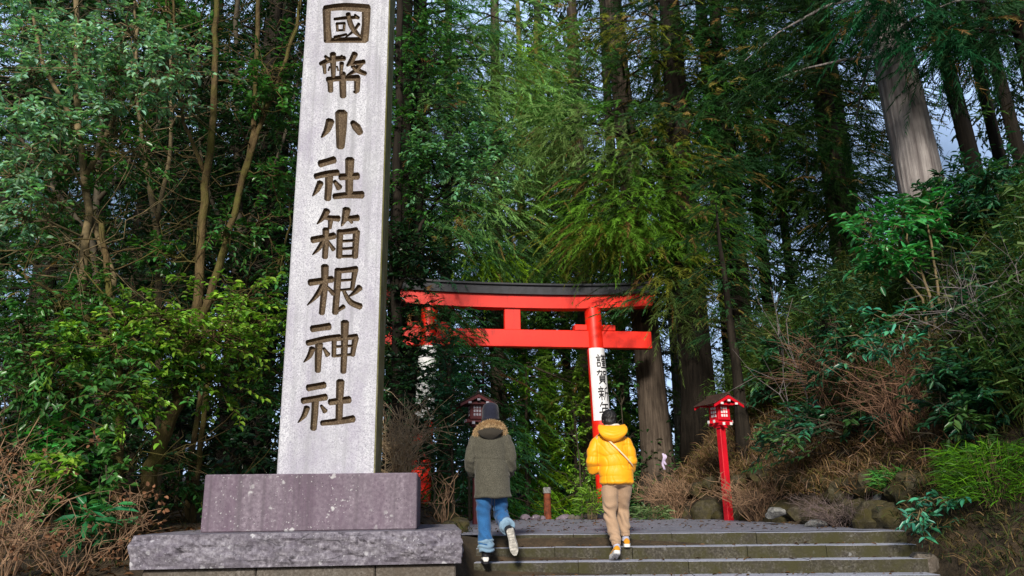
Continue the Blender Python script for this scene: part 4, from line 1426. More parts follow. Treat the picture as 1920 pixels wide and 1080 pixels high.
jk = link("puffer_jacket", remeshed(mb, 0.0095, 3, puff, "puffer"), M["puffer"], p2)
jk.scale = (0.96, 0.97, 1)
mb = MB()
rings = []
for t in np.linspace(0, 1, 10):
    w = 0.178 * math.sin(PI * (0.30 + 0.70 * t)) ** 0.62 + 0.006
    rings.append([(0.012 + w * math.cos(2 * PI * j / 22), -0.015 - 0.115 * math.sin(t * PI * 0.72) + 0.085 * (1 - 0.55 * t) * math.sin(2 * PI * j / 22), 1.475 - 0.185 * t + 0.035 * abs(math.cos(2 * PI * j / 22)) ** 2 * (1 - t)) for j in range(22)])
mb.loft(rings)
link("hood", remeshed(mb, 0.0095, 4, lambda p, n_: 0.006 * fn(p, 9, 1) - 0.007 * math.exp(-((p.z - 1.405 - 0.5 * (p.x - 0.01) ** 2 * 6) / 0.006) ** 2) - 0.004 * math.exp(-((p.z - 1.35 - 3 * p.x * p.x) / 0.006) ** 2), "hood"), M["puffer"], jk)
# fluffy scarf
mb = MB()
mb.tube([(0.095 * math.cos(a), 0.07 + 0.09 * math.sin(a), 1.475 + 0.012 * math.cos(a)) for a in np.linspace(0.2, 2 * PI + 0.1, 24)], 0.030, 10)
link("scarf", remeshed(mb, 0.008, 1, lambda p, n_: 0.009 * fn(p, 26, 1) + 0.006 * fn(p, 55, 3), "scarf"), M["scarf"], p2)
# hair
mb = MB()
mb.ellipsoid((0, 0.10, 1.600), (0.092, 0.110, 0.095)); mb.ellipsoid((0, 0.055, 1.545), (0.080, 0.065, 0.075))
mb.tube([(-0.085, 0.09, 1.585), (-0.088, 0.092, 1.53)], [0.014, 0.006], 6)
link("hair", remeshed(mb, 0.0075, 2, lambda p, n_: 0.006 * fn(Vector((p.x * 2.6, p.y * 2.6, p.z * 0.8)), 24, 2) + 0.004 * fn(p, 45, 5), "hair"), M["hair"], p2)
# joggers
mb = MB()
mb.loft([ell((0.045, 0.0, 0.98), 0.15, 0.11), ell((0.045, 0, 0.86), 0.168, 0.128), ell((0.045, 0, 0.80), 0.15, 0.11)])
mb.tube([(-0.035, 0, 0.88), (-0.045, 0.012, 0.70), (-0.042, 0.03, 0.50), (-0.036, 0.0, 0.40), (-0.02, -0.12, 0.25), (-0.015, -0.165, 0.18)], [0.098, 0.094, 0.076, 0.074, 0.062, 0.050], 18)
mb.tube([(0.125, 0, 0.88), (0.12, 0.07, 0.72), (0.108, 0.145, 0.56), (0.112, 0.135, 0.48), (0.122, 0.11, 0.36), (0.125, 0.10, 0.28)], [0.098, 0.094, 0.078, 0.076, 0.062, 0.050], 18)


def jog(p, nr):
    d = 0.006 * fn(p, 6, 1) + 0.004 * fn(p, 15, 2)
    d += 0.008 * math.sin(p.z * 50 + (p.x - 0.04) * 50 + 9 * fn(p, 4, 2)) * (1 if p.z < 0.62 else 0.5) * max(0, 0.4 + 1.5 * fn(p, 5, 12))
    return d


jg = link("joggers", remeshed(mb, 0.0095, 3, jog, "joggers"), M["khaki"], p2)
for pts in (((-0.02, -0.135, 0.225), (-0.015, -0.175, 0.165)), ((0.123, 0.105, 0.315), (0.126, 0.10, 0.25))):
    mb = MB(); a, b2 = Vector(pts[0]), Vector(pts[1])
    mb.tube([a, a * 0.9 + b2 * 0.1, a * 0.1 + b2 * 0.9, b2], [0.046, 0.052, 0.050, 0.045], 18)
    link("ribbed_cuff", remeshed(mb, 0.006, 1, lambda p, n_: 0.0018 * math.sin(math.atan2(p.x - 0.05, p.y) * 60), "cuff"), M["khaki"], jg)
for pts in ([(-0.015, -0.17, 0.17), (-0.016, -0.205, 0.115)], [(0.126, 0.10, 0.25), (0.126, 0.10, 0.20)]):
    mb = MB(); mb.tube(pts, [0.038, 0.044], 12); mb.build("sock", M["sock"], p2, smooth=40)
add_shoe(p2, (-0.022, -0.275, 0.085), (-0.12, 0.95, -0.33), (0.05, 0.35, 1), 0.265, M["mustard"], M["shoe_white"], None, sole_t=0.034)
add_shoe(p2, (0.126, 0.02, 0.136), (0.10, 1, 0.0), (0, 0, 1), 0.265, M["mustard"], M["shoe_white"], None, sole_t=0.034)
# cross-body strap lying on the jacket
tz_ = [q[2] for q in TORSO]


def on_jacket(x, z, back=True, g=0.012):
    cx, cy, rx, ry = (float(np.interp(z, tz_, [q[i] for q in TORSO])) for i in (0, 1, 3, 4))
    t = min(0.96, abs((x - cx) / rx))
    y = ry * math.sqrt(1 - t * t) + g
    return Vector((x, cy + (-y if back else y), z))


bag = empty("crossbody_bag", P2, 0, "cream crossbody bag strap slung diagonally over the yellow jacket", "bag")
mb = MB()
pth = [on_jacket(x, z, True, 0.016) for x, z in zip(np.linspace(-0.10, 0.222, 14), np.linspace(1.375, 1.035, 14))]
pth += [Vector((0.245, 0.0, 1.005)), Vector((0.235, 0.08, 0.985)), Vector((0.15, 0.185, 0.955))]
fr_ = [Vector((0.0, 0.19, 1.18)), Vector((-0.09, 0.165, 1.32)), Vector((-0.13, 0.09, 1.405)), Vector((-0.125, 0.0, 1.405))]
path_ = pth + fr_
path_.append(pth[0])
v = []
for i, p in enumerate(path_):
    t = (path_[min(i + 1, len(path_) - 1)] - path_[max(i - 1, 0)]).normalized()
    o_ = Vector((p.x, p.y - 0.02, 0)).normalized()
    s = t.cross(o_).normalized()
    for a, g in ((-0.0085, 0.0), (0.0085, 0.0), (0.0085, 0.005), (-0.0085, 0.005)):
        v.append(p + s * a + o_ * g)
f = []
for i in range(len(path_) - 1):
    for j in range(4):
        a, b2 = i * 4 + j, i * 4 + (j + 1) % 4
        f.append((a, b2, b2 + 4, a + 4))
mb.add(v, f)
mb.build("strap", M["strap"], bag)
mb = MB(); mb.box((0.02, 0.185, 0.88), (0.20, 0.25, 1.01), ch=0.015)
mb.build("pouch", M["strap"], bag)

# ---- figure far down the path -----------------------------------------------------
P3 = at(970, 966, 25.5); P3.z = floor_z(25.5) - 0.45
J = {"pelvis": ((0, 0, 0.95), (0.12, 0.09)), "chest": ((0, 0, 1.3), (0.14, 0.10)), "neck": ((0, 0, 1.48), 0.055), "skull0": ((0, 0.01, 1.58), (0.075, 0.085)), "skull": ((0, 0.0, 1.66), (0.075, 0.09)),
     "sl": ((-0.17, 0, 1.4), 0.06), "sr": ((0.17, 0, 1.4), 0.06), "el": ((-0.24, 0, 1.1), 0.045), "wl": ((-0.2, 0.1, 0.88), 0.03), "er": ((0.32, -0.05, 1.5), 0.045), "wr": ((0.40, -0.08, 1.74), 0.03),
     "kl": ((-0.1, 0.02, 0.5), 0.06), "kr": ((0.1, 0.02, 0.5), 0.06), "al": ((-0.1, 0, 0.08), 0.04), "ar": ((0.1, 0, 0.08), 0.04), "fl": ((-0.1, 0.15, 0.04), 0.035), "fr": ((0.1, 0.15, 0.04), 0.035)}
B_ = [("pelvis", "chest"), ("chest", "neck"), ("neck", "skull0"), ("skull0", "skull"), ("chest", "sl"), ("chest", "sr"), ("sl", "el"), ("el", "wl"), ("sr", "er"), ("er", "wr"), ("pelvis", "kl"), ("pelvis", "kr"), ("kl", "al"), ("kr", "ar"), ("al", "fl"), ("ar", "fr")]
hand(J, B_, "wr", 1, (0.1, 0, 1), (0, 1, 0), "R"); hand(J, B_, "wl", -1, (0.1, 0.1, -1), (0, 1, 0), "L")
p3 = skin_body("person", J, B_, M["skin"]); p3.location = P3
tag(p3, "small distant figure in a dark navy coat raising one arm beyond the paving", "person")
mb = MB()
mb.loft([ell((0, 0, 0.5), 0.22, 0.17, 20), ell((0, 0, 0.9), 0.2, 0.16, 20), ell((0, 0, 1.2), 0.2, 0.15, 20), ell((0, 0, 1.4), 0.17, 0.12, 20), ell((0, 0, 1.5), 0.08, 0.08, 20)])
mb.tube([(-0.15, 0, 1.38), (-0.24, 0, 1.1), (-0.205, 0.09, 0.92)], [0.085, 0.07, 0.055], 12)
mb.tube([(0.15, 0, 1.38), (0.31, -0.045, 1.49), (0.39, -0.075, 1.68)], [0.085, 0.07, 0.055], 12)
link("coat", remeshed(mb, 0.016, 2, lambda p, n_: 0.006 * fn(p, 7, 1), "coat"), M["navy"], p3)
mb = MB(); mb.tube([(-0.1, 0, 0.6), (-0.1, 0.02, 0.5), (-0.1, 0, 0.08)], [0.09, 0.08, 0.065], 12); mb.tube([(0.1, 0, 0.6), (0.1, 0.02, 0.5), (0.1, 0, 0.08)], [0.09, 0.08, 0.065], 12)
mb.build("trousers", M["navy"], p3, smooth=40)
mb = MB(); mb.ellipsoid((0, -0.01, 1.67), (0.085, 0.1, 0.09), 14, 8)
mb.build("hair", M["hair"], p3, smooth=60)

# ------------------------------------------------------------------ vegetation
# needle material with a per-tree tint
def needle_mat():
    m = M["needle"]; nt = m.node_tree
    a = next(n for n in nt.nodes if n.type == "ATTRIBUTE")
    oi = nt.nodes.new("ShaderNodeObjectInfo")
    hs = nt.nodes.new("ShaderNodeHueSaturation")
    mr = nt.nodes.new("ShaderNodeMapRange"); mr.inputs[3].default_value = 0.47; mr.inputs[4].default_value = 0.53
    mv = nt.nodes.new("ShaderNodeMapRange"); mv.inputs[3].default_value = 0.7; mv.inputs[4].default_value = 1.25
    ml = nt.nodes.new("ShaderNodeMath"); ml.operation = "MULTIPLY"; ml.inputs[1].default_value = 7.31
    fr = nt.nodes.new("ShaderNodeMath"); fr.operation = "FRACT"
    nt.links.new(oi.outputs["Random"], mr.inputs[0]); nt.links.new(oi.outputs["Random"], ml.inputs[0]); nt.links.new(ml.outputs[0], fr.inputs[0]); nt.links.new(fr.outputs[0], mv.inputs[0])
    nt.links.new(mr.outputs[0], hs.inputs["Hue"]); nt.links.new(mv.outputs[0], hs.inputs["Value"])
    dest = [(l.to_socket) for l in a.outputs["Color"].links]
    nt.links.new(a.outputs["Color"], hs.inputs["Color"])
    for s in dest: nt.links.new(hs.outputs[0], s)


needle_mat()


def sprays(pos, d, size, col, K=30, width=0.026, tipgain=1.5, droop=0.35):
    """Drooping feathery cedar sprays: K pointed blades set along each curved axis."""
    n = len(pos)
    d = norm(d)
    upv = np.tile(np.array([[0, 0, 1.0]]), (n, 1)) + rng.normal(0, 0.35, (n, 3))
    side = norm(np.cross(d, upv))
    P, D, L, Wd, C0, C1 = [], [], [], [], [], []
    for k in range(K):
        t = (k + rng.random((n, 1)) * 0.8) / K
        sgn = 1.0 if k % 2 else -1.0
        ax = pos + d * size[:, None] * t + np.array([0, 0, -1.0]) * size[:, None] * droop * t * t
        bd = d * (0.50 + 0.45 * t) + side * sgn * (0.95 * (1 - 0.5 * t)) + np.array([0, 0, -1.0]) * (0.25 + 0.55 * t) + rng.normal(0, 0.22, (n, 3))
        P.append(ax); D.append(bd)
        L.append(size * (0.26 - 0.12 * t[:, 0]) * rng.uniform(0.7, 1.2, n)); Wd.append(np.full(n, width) * rng.uniform(0.7, 1.3, n))
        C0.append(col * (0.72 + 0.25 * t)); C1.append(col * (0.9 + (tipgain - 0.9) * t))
    return blade_arrays(np.concatenate(P), np.concatenate(D), np.concatenate(L), np.concatenate(Wd), np.concatenate(C0), np.concatenate(C1))


def cedar_crown_arrays(seed, z0, z1, R, dens, base, step=0.30, brown=0.06, droop=0.4, smin=0.5, smax=0.95, K=32, width=0.024, az0=None):
    r_ = np.random.default_rng(seed)
    P, D, S, C = [], [], [], []
    limbs = []
    z = z0; az = r_.random() * 6.28
    while z < z1:
        az += 2.4 + r_.normal(0, 0.4)
        f = (z - z0) / max(z1 - z0, 1e-6)
        L = R(f) * r_.uniform(0.6, 1.12)
        o = np.array([math.cos(az), math.sin(az), 0]); s = np.array([-math.sin(az), math.cos(az), 0])
        rise = r_.uniform(-0.05, 0.28); dr = r_.uniform(0.25, 0.6) * (droop / 0.4)
        limb = [o * L * t + np.array([0, 0, z + rise * L * t - dr * L * t * t]) for t in (0.04, 0.3, 0.6, 0.85)]
        limbs.append((limb, 0.02 + 0.012 * L))
        n = max(3, int(L * dens))
        t = r_.uniform(0.12, 1.0, n) ** 0.7
        lat = r_.uniform(-1, 1, n) * 0.36 * L * (1.15 - t * 0.7)
        p = o[None] * (L * t)[:, None] + s[None] * lat[:, None]
        p[:, 2] += z + rise * L * t - dr * L * t * t + r_.normal(0, 0.14, n) - np.abs(lat) * 0.22
        d = o[None] * (0.6 + 0.4 * t)[:, None] + s[None] * (lat / max(L * 0.36, 0.1))[:, None] * 0.9
        d[:, 2] += r_.uniform(-0.45, 0.25, n)
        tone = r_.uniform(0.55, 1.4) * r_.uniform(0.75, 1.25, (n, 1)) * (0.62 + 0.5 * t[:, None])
        hue = np.array([r_.uniform(0.75, 1.25), 1.0, r_.uniform(0.75, 1.35)])
        c = np.array(base)[None] * tone * hue[None]
        br = r_.random(n) < brown
        c[br] = np.array([0.11, 0.065, 0.03]) * r_.uniform(0.6, 1.3, (br.sum(), 1))
        P.append(p); D.append(d); S.append(r_.uniform(smin, smax, n)); C.append(c)
        z += step * r_.uniform(0.6, 1.4)
    return sprays(np.concatenate(P), np.concatenate(D), np.concatenate(S), np.concatenate(C), K=K, width=width), limbs


def trunk_mb(mb, h, r, lean=(0, 0), flare=1.35, n=14, top=0.45, wob=0.05, seed=0, base=(0, 0, -0.5)):
    pts, rad = [], []
    for i in range(15):
        t = i / 14
        z = base[2] + (h - base[2]) * t
        pts.append((base[0] + lean[0] * z + wob * noise.noise((t * 4, seed * 3.3, 1)), base[1] + lean[1] * z + wob * noise.noise((t * 4, seed * 3.3, 5)), z))
        rad.append(r * ((1 - t) * (1 - top) + top) * (1 + (flare - 1) * math.exp(-max(0, z) * 1.6)))
    b0 = len(mb.v)
    mb.tube(pts, rad, n)
    for i in range(b0, len(mb.v)):       # fluted, irregular section
        x, y, z = mb.v[i]
        t = min(1, max(0, (z - base[2]) / (h - base[2])))
        k = int(t * 14 + 0.5); c = pts[min(k, 14)]
        a = math.atan2(y - c[1], x - c[0])
        g = 1 + 0.07 * math.sin(a * 5 + seed) + 0.06 * noise.noise((math.cos(a) * 2, math.sin(a) * 2, z * 0.35 + seed))
        mb.v[i] = (c[0] + (x - c[0]) * g, c[1] + (y - c[1]) * g, z)


CR = {}


def crown_variant(key, *a, **k):
    (v, f, c), limbs = cedar_crown_arrays(*a, **k)
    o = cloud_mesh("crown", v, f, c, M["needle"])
    CR[key] = (o.data, limbs)
    bpy.data.objects.remove(o)


GRN = (0.030, 0.068, 0.016); DRK = (0.013, 0.034, 0.014); TEAL = (0.014, 0.048, 0.030); LITE = (0.075, 0.14, 0.030); YEL = (0.13, 0.20, 0.018)  # dark green lowered to hold the inner wood's shade in the needle colour
crown_variant("tall", 1, 4.5, 17.5, lambda f: 3.4 - 1.6 * f, 10, GRN)
crown_variant("dark", 2, 3.5, 18.0, lambda f: 3.6 - 1.2 * f, 11, DRK, brown=0.10)
crown_variant("lite", 3, 3.2, 17.0, lambda f: 3.8 - 1.8 * f, 10, LITE, brown=0.08, smin=0.6, smax=1.15)
crown_variant("teal", 4, 2.5, 17.0, lambda f: 3.3 - 1.3 * f, 11, TEAL)
crown_variant("high", 5, 8.5, 19.0, lambda f: 3.2 - 1.0 * f, 10, DRK)
crown_variant("young", 6, 0.25, 5.2, lambda f: 1.7 * (1 - 0.8 * f) + 0.1, 16, YEL, step=0.14, brown=0.0, smin=0.35, smax=0.65, width=0.022)
crown_variant("youngteal", 7, 0.2, 6.0, lambda f: 1.9 * (1 - 0.75 * f) + 0.1, 15, (0.025, 0.085, 0.035), step=0.15, brown=0.0, smin=0.35, smax=0.7, width=0.024)


def cedar(px, py, Y, r, key, label, bark="cedar_bark", rz=0.0, sc=1.0, h=19.0, lean=(0, 0), dz=0.0, name="cedar_tree", group=None, crown=True, flare=1.35, crown_dz=0.0, cat="tree", top=0.45):
    p = at(px, py, Y)
    g = tz(p.x, p.y)
    # the surveyed point lies on the trunk: step back down along the lean
    x = p.x - lean[0] * (p.z - g); y = p.y - lean[1] * (p.z - g)
    g = tz(x, y) + dz
    t = empty(name, (x, y, g), 0, label, cat, group)
    mb = MB(); trunk_mb(mb, h, r, lean, flare, seed=px * 0.013, top=top)
    data, limbs = CR[key]
    if crown:
        R_ = Matrix.Rotation(rz, 4, "Z") @ Matrix.Scale(sc, 4)
        for limb, lr in limbs[:: 1]:
            pts = [R_ @ Vector(q) + Vector((lean[0] * limb[0][2] * sc, lean[1] * limb[0][2] * sc, crown_dz)) for q in limb]
            mb.tube(pts, [lr * sc, lr * 0.7 * sc, lr * 0.4 * sc, lr * 0.15 * sc], 4, cap=False)
    mb.build("trunk", M[bark], t, smooth=0)
    if crown:
        c = link("crown", data, None, t)
        c.rotation_euler = (0, 0, rz); c.scale = (sc, sc, sc)
        c.location = (lean[0] * 9 * sc, lean[1] * 9 * sc, crown_dz)
    return t


def boughs_crown(t, trunk_xy, zones):
    """Long hanging limbs: zones = [(target, radius, sprays, colour)] added to a cedar as one crown, with their limbs."""
    root = t.location.copy()
    parts = []; mb = MB()
    for T, rad, ns, colr in zones:
        T = Vector(T)
        ax = Vector((trunk_xy[0], trunk_xy[1], T.z + random.uniform(-0.2, 0.8)))
        out = (T - ax); out.z = 0
        L = out.length; out.normalize()
        limb = [ax.lerp(T, u) + Vector((0, 0, 0.22 * L * math.sin(u * PI) * 0.6)) for u in (0.0, 0.3, 0.6, 0.85, 1.05)]
        mb.tube([q - root for q in limb], [0.015 + 0.012 * L, 0.012 + 0.009 * L, 0.010 + 0.005 * L, 0.012, 0.005], 5, cap=False)
        g = rng.normal(0, 0.5, (ns, 3)) * np.array([1, 1, 0.62]) * rad
        g[:, 2] -= 0.10 * np.linalg.norm(g[:, :2], axis=1)
        p = np.array(tuple(T - root))[None] + g
        dd = np.array(tuple(out))[None] * 0.55 + norm(g) * 0.9 + rng.normal(0, 0.25, (ns, 3)); dd[:, 2] = dd[:, 2] * 0.4 - rng.uniform(0.05, 0.7, ns)
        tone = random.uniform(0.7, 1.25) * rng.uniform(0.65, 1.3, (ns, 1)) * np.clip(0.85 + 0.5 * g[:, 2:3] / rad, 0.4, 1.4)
        cc = np.array(colr)[None] * tone
        br = rng.random(ns) < 0.05
        cc[br] = np.array([0.12, 0.075, 0.035]) * rng.uniform(0.6, 1.2, (br.sum(), 1))
        parts.append(sprays(p, dd, rng.uniform(0.45, 0.95, ns), cc, K=34, width=0.019, droop=0.38, tipgain=1.7))
    v, f, c = merge(parts)
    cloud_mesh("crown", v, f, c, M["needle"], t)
    mb.build("branch_foliage", M["dark_bark"], t, smooth=0)


# the big cedars by the gateway and on the bank
def PZ(Y, rad, ns, colr, *pts):
    return [(at(px, py, Y + random.uniform(-0.7, 0.7)), rad * random.uniform(0.8, 1.2), ns, colr) for px, py in pts]


T0 = cedar(1222, 760, 20.8, 0.40, "tall", "thick brown cedar trunk rising just behind the red gateway's free end", lean=(-0.035, 0), rz=0.4, crown_dz=3.2, h=20)
VIV = (0.045, 0.13, 0.018); SOFT = (0.085, 0.145, 0.062); OLV = (0.10, 0.12, 0.022)
boughs_crown(T0, (T0.location.x - 0.25, T0.location.y - 0.3), PZ(19.6, 1.0, 75, SOFT, (1075, 290), (1120, 250), (1050, 235), (1110, 330), (1160, 290), (1010, 280)) + PZ(19.2, 0.95, 75, VIV, (1150, 420), (1190, 390), (1240, 440), (1120, 380), (1250, 370), (1190, 440), (1275, 480), (1300, 430), (1140, 440), (1215, 320))
             + PZ(19.4, 0.9, 60, OLV, (1160, 460), (1200, 430), (1270, 520), (1275, 300), (1090, 440), (1240, 250), (1200, 60), (1120, 70), (1260, 120)) + PZ(18.6, 0.42, 26, (0.05, 0.085, 0.03), (1275, 560), (1285, 600), (1255, 530)))
cedar(1300, 620, 19.8, 0.42, "dark", "broad dark cedar with shaggy brown sprays between gateway and bright lantern", "dark_bark", rz=2.1, crown_dz=-0.4, h=20)
T1 = cedar(772, 800, 21.0, 0.34, "teal", "cedar beside the overgrown pillar stretching long light sprays over the gateway", "dark_bark", rz=2.8, crown_dz=1.6, h=20)
boughs_crown(T1, (T1.location.x, T1.location.y), PZ(20.6, 1.05, 80, SOFT, (900, 180), (960, 130), (880, 100), (960, 230), (1000, 320), (930, 400), (870, 380), (990, 60), (850, 200), (1010, 190), (920, 320)) + PZ(20.8, 1.0, 70, (0.055, 0.115, 0.05), (840, 60), (900, 30), (960, 10), (830, 440), (900, 470), (1040, 130), (790, 180)) + PZ(22.0, 0.9, 55, YEL, (920, 500), (960, 110), (1040, 505), (890, 500), (940, 170)) + PZ(21.0, 1.0, 60, (0.03, 0.06, 0.025), (1000, 440), (1060, 400), (1060, 480), (960, 470)))
TR = cedar(1385, 500, 20.5, 0.24, "dark", "dark cedar whose full drooping boughs hide the wood above the bright lantern", "dark_bark", rz=4.6, crown_dz=1.0, h=19)
boughs_crown(TR, (TR.location.x, TR.location.y), PZ(20.0, 1.15, 75, (0.018, 0.050, 0.014), (1330, 60), (1380, 30), (1300, 150), (1360, 140), (1410, 100), (1320, 240), (1390, 220), (1360, 310), (1310, 330), (1420, 320), (1450, 50), (1470, 260), (1270, 220), (1280, 60)) + PZ(19.6, 0.9, 50, (0.045, 0.085, 0.018), (1340, 380), (1300, 400), (1380, 400), (1330, 180), (1260, 300), (1350, 460)))
TS = cedar(1585, 420, 20.0, 0.2, "tall", "shaggy olive green cedar standing in the gap before the huge pale trunk", "dark_bark", rz=0.6, crown_dz=1.2, h=18)
boughs_crown(TS, (TS.location.x, TS.location.y), PZ(19.4, 1.1, 70, (0.022, 0.050, 0.014), (1520, 80), (1570, 40), (1540, 180), (1590, 160), (1500, 250), (1560, 270), (1610, 240), (1520, 350), (1580, 360), (1620, 330), (1480, 360), (1540, 430), (1600, 420), (1610, 80), (1490, 120)))
T2 = cedar(1985, 300, 12.2, 0.30, "high", "cedar outside the bank's corner whose dark boughs hang before the huge pale trunk", "dark_bark", rz=0.9, crown_dz=-2.6, h=16)
boughs_crown(T2, (T2.location.x, T2.location.y), PZ(11.8, 0.45, 34, (0.010, 0.060, 0.042), (1690, -10), (1730, 10), (1640, 10), (1770, 60), (1690, 50), (1620, -20), (1745, 100), (1650, -40)) + PZ(12.0, 0.7, 60, (0.016, 0.05, 0.03), (1800, 20), (1860, 40), (1900, 10), (1830, 70), (1900, 90), (1770, 10)))
cedar(1396, 830, 15.2, 0.135, "dark", "slender curved cedar trunk standing directly behind the bright red lantern", "dark_bark", lean=(-0.03, 0), rz=1.2, sc=0.27, h=5.0, crown_dz=1.2, top=0.12)
cedar(1704, 230, 13.2, 0.43, "high", "huge pale grey cedar trunk on top of the grassy bank", "grey_bark", lean=(-0.05, 0.0), rz=0.3, h=17, flare=1.1, crown_dz=-3.2, sc=0.98, dz=-0.6)
cedar(1795, 200, 16.0, 0.19, "high", "dark cedar close behind the huge pale trunk, nearest of three against blue sky", "dark_bark", lean=(-0.06, 0), rz=1.7, crown_dz=0.8, h=17)
cedar(1845, 180, 17.5, 0.15, "high", "thinner dark cedar, middle one of three against blue sky on the bank", "dark_bark", lean=(-0.05, 0), rz=2.9, crown_dz=1.2, h=17)
cedar(1885, 190, 16.6, 0.16, "high", "dark cedar farthest from the huge pale trunk, at the picture's edge", "dark_bark", lean=(-0.04, 0), rz=4.0, crown_dz=0.5, h=17)
cedar(1558, 360, 22.0, 0.24, "dark", "brown cedar trunk in the dark gap before the huge pale trunk", rz=3.0, h=18, crown_dz=1.0)
cedar(1230, 130, 27.0, 0.24, "tall", "thin pale trunked cedar rising behind the thick cedar by the gateway", "grey_bark", rz=5.0, crown_dz=-1.0, h=22)
cedar(1425, 420, 26.0, 0.22, "dark", "slim dark cedar silhouetted against bright sky behind the lantern", "dark_bark", rz=0.8, crown_dz=3.5, h=22)
cedar(1470, 420, 29.0, 0.20, "dark", "second slim dark cedar beside the bright sky gap behind the lantern", "dark_bark", rz=2.2, crown_dz=4.0, h=22)
cedar(1600, 420, 27.0, 0.30, "tall", "dark green cedar filling the shade behind the bare twigs on the bank", "dark_bark", rz=1.1, crown_dz=0.5, h=22)
# light hanging cedars above the gateway
cedar(930, 300, 23.5, 0.26, "lite", "light green feathery cedar hanging over the gateway's black top", rz=0.2, h=20, crown_dz=0.5)
cedar(1085, 300, 25.5, 0.30, "lite", "pale green cedar with drooping sprays above the gateway's short centre strut", rz=2.6, h=20, crown_dz=0.9)
cedar(840, 250, 25.5, 0.26, "teal", "bluish green cedar behind the glossy leaved boughs beside the monument", rz=1.3, h=20, crown_dz=1.6)
cedar(1010, 150, 32.0, 0.36, "tall", "tall dark cedar deep in the wood above the middle of the gateway", "dark_bark", rz=4.4, h=24, crown_dz=2.0, sc=1.1)
cedar(1165, 700, 31.0, 0.30, "tall", "dim cedar behind the yellow jacketed walker and the banner pillar", "dark_bark", rz=3.4, h=24, crown_dz=-0.5, sc=1.1)
cedar(1340, 300, 25.0, 0.30, "teal", "dusky blue green cedar over the bright red lantern", "dark_bark", rz=5.2, h=22, crown_dz=2.2)
# trunks lit with moss, seen under the gateway
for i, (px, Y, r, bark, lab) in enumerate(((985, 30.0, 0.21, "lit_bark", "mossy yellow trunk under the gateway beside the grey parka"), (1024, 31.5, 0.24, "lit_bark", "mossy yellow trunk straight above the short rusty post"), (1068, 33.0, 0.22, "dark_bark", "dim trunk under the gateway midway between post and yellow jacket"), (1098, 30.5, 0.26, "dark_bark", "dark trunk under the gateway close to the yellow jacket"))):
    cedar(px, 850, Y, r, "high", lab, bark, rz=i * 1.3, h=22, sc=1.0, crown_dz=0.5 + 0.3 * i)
# young bright trees and dark bushes in the hollow under the gateway
young = [(985, 700, 24.0, "young", 1.05, "bright yellow green young cedar under the gateway above the grey parka's shoulder"), (925, 620, 27.5, "young", 1.25, "yellow green young cedar seen between the gateway beams"), (905, 690, 20.5, "youngteal", 0.92, "blue green young cedar behind the shaded lantern"), (845, 740, 18.2, "youngteal", 0.85, "dark teal young cedar beside the overgrown gateway pillar"),
         (1075, 735, 25.5, "young", 0.95, "yellowish young cedar next to the white banner"), (1040, 690, 29.0, "youngteal", 1.3, "deep green young cedar in the middle of the hollow under the gateway"), (1170, 790, 24.5, "youngteal", 0.9, "dark young cedar between banner pillar and thick cedar trunk")]
for i, (px, py, Y, key, sc, lab) in enumerate(young):
    cedar(px, py, Y, 0.07, key, lab, rz=i * 0.9, sc=sc, h=4.6 * sc, name="young_cedar", flare=1.1, lean=(0, 0))
# dark cedars behind the broadleaf trees
G_L = "dark cedars standing behind the leafy trees beside the monument"
for i, (px, Y, r, key, dz) in enumerate(((452, 16.5, 0.26, "dark", 0.8), (484, 18.5, 0.30, "dark", 1.2), (742, 20.0, 0.30, "teal", 0.4), (225, 17.0, 0.24, "dark", 0.5), (40, 19.0, 0.3, "teal", 0.0), (130, 23.0, 0.3, "dark", 1.0), (330, 22.0, 0.3, "tall", 1.6), (600, 24.0, 0.3, "dark", 0.5), (-60, 24.0, 0.3, "tall", 0.5), (250, 28.0, 0.3, "teal", 1.5), (420, 29.0, 0.3, "dark", 2.0), (780, 30.0, 0.3, "dark", 1.0))):
    if px == 600: continue
    cedar(px, 800, Y, r, key, "tall dark cedar in the deep shade behind the leafy trees", "dark_bark", rz=i * 1.9, h=22, crown_dz=dz, group=G_L)
# far wood behind everything
nF = 16000
fx = rng.uniform(-46, 46, nF); fy = rng.uniform(37, 58, nF)
fz = rng.uniform(0, 1, nF) ** 1.1 * 46
open_ = np.array([noise.noise((a_ * 0.16, b_2 * 0.13, 4.2)) for a_, b_2 in zip(fx, fz)])
keep = open_ + 0.014 * (17 - fz) > -0.06
for r0, r1, e0, e1, pr_ in ((0.48, 0.66, 0.34, 0.62, 0.93), (0.27, 0.34, 0.33, 0.46, 0.85), (-0.42, -0.34, 0.18, 0.34, 0.85), (-0.60, -0.50, 0.38, 0.52, 0.8), (-0.12, -0.06, 0.42, 0.56, 0.8), (0.02, 0.07, 0.38, 0.45, 0.8), (0.30, 0.36, 0.55, 0.66, 0.8)):
    q_ = fx / fy; el_ = fz / fy
    keep &= ~((q_ > r0) & (q_ < r1) & (el_ > e0) & (el_ < e1) & (rng.random(nF) < pr_))
fx, fy, fz = fx[keep], fy[keep], fz[keep]; nF = len(fx)
pos = np.stack([fx, fy, fz + 0.3 + terrain(fx, fy)], 1)
d = rng.normal(size=(nF, 3)); d[:, 2] = -np.abs(d[:, 2]) * 0.6
tone = rng.uniform(0.5, 1.3, (nF, 1)) * (0.7 + 0.6 * (rng.random((nF, 1)) > 0.75))
col = np.array([[0.008, 0.017, 0.008]]) * tone
v, f, c = sprays(pos, d, rng.uniform(1.6, 3.0, nF), col, K=16, width=0.20)
o = cloud_mesh("far_wood", v, f, c, M["needle"])
tag(o, "far dark green cedar wood filling the gaps between the nearer trees", kind="stuff")

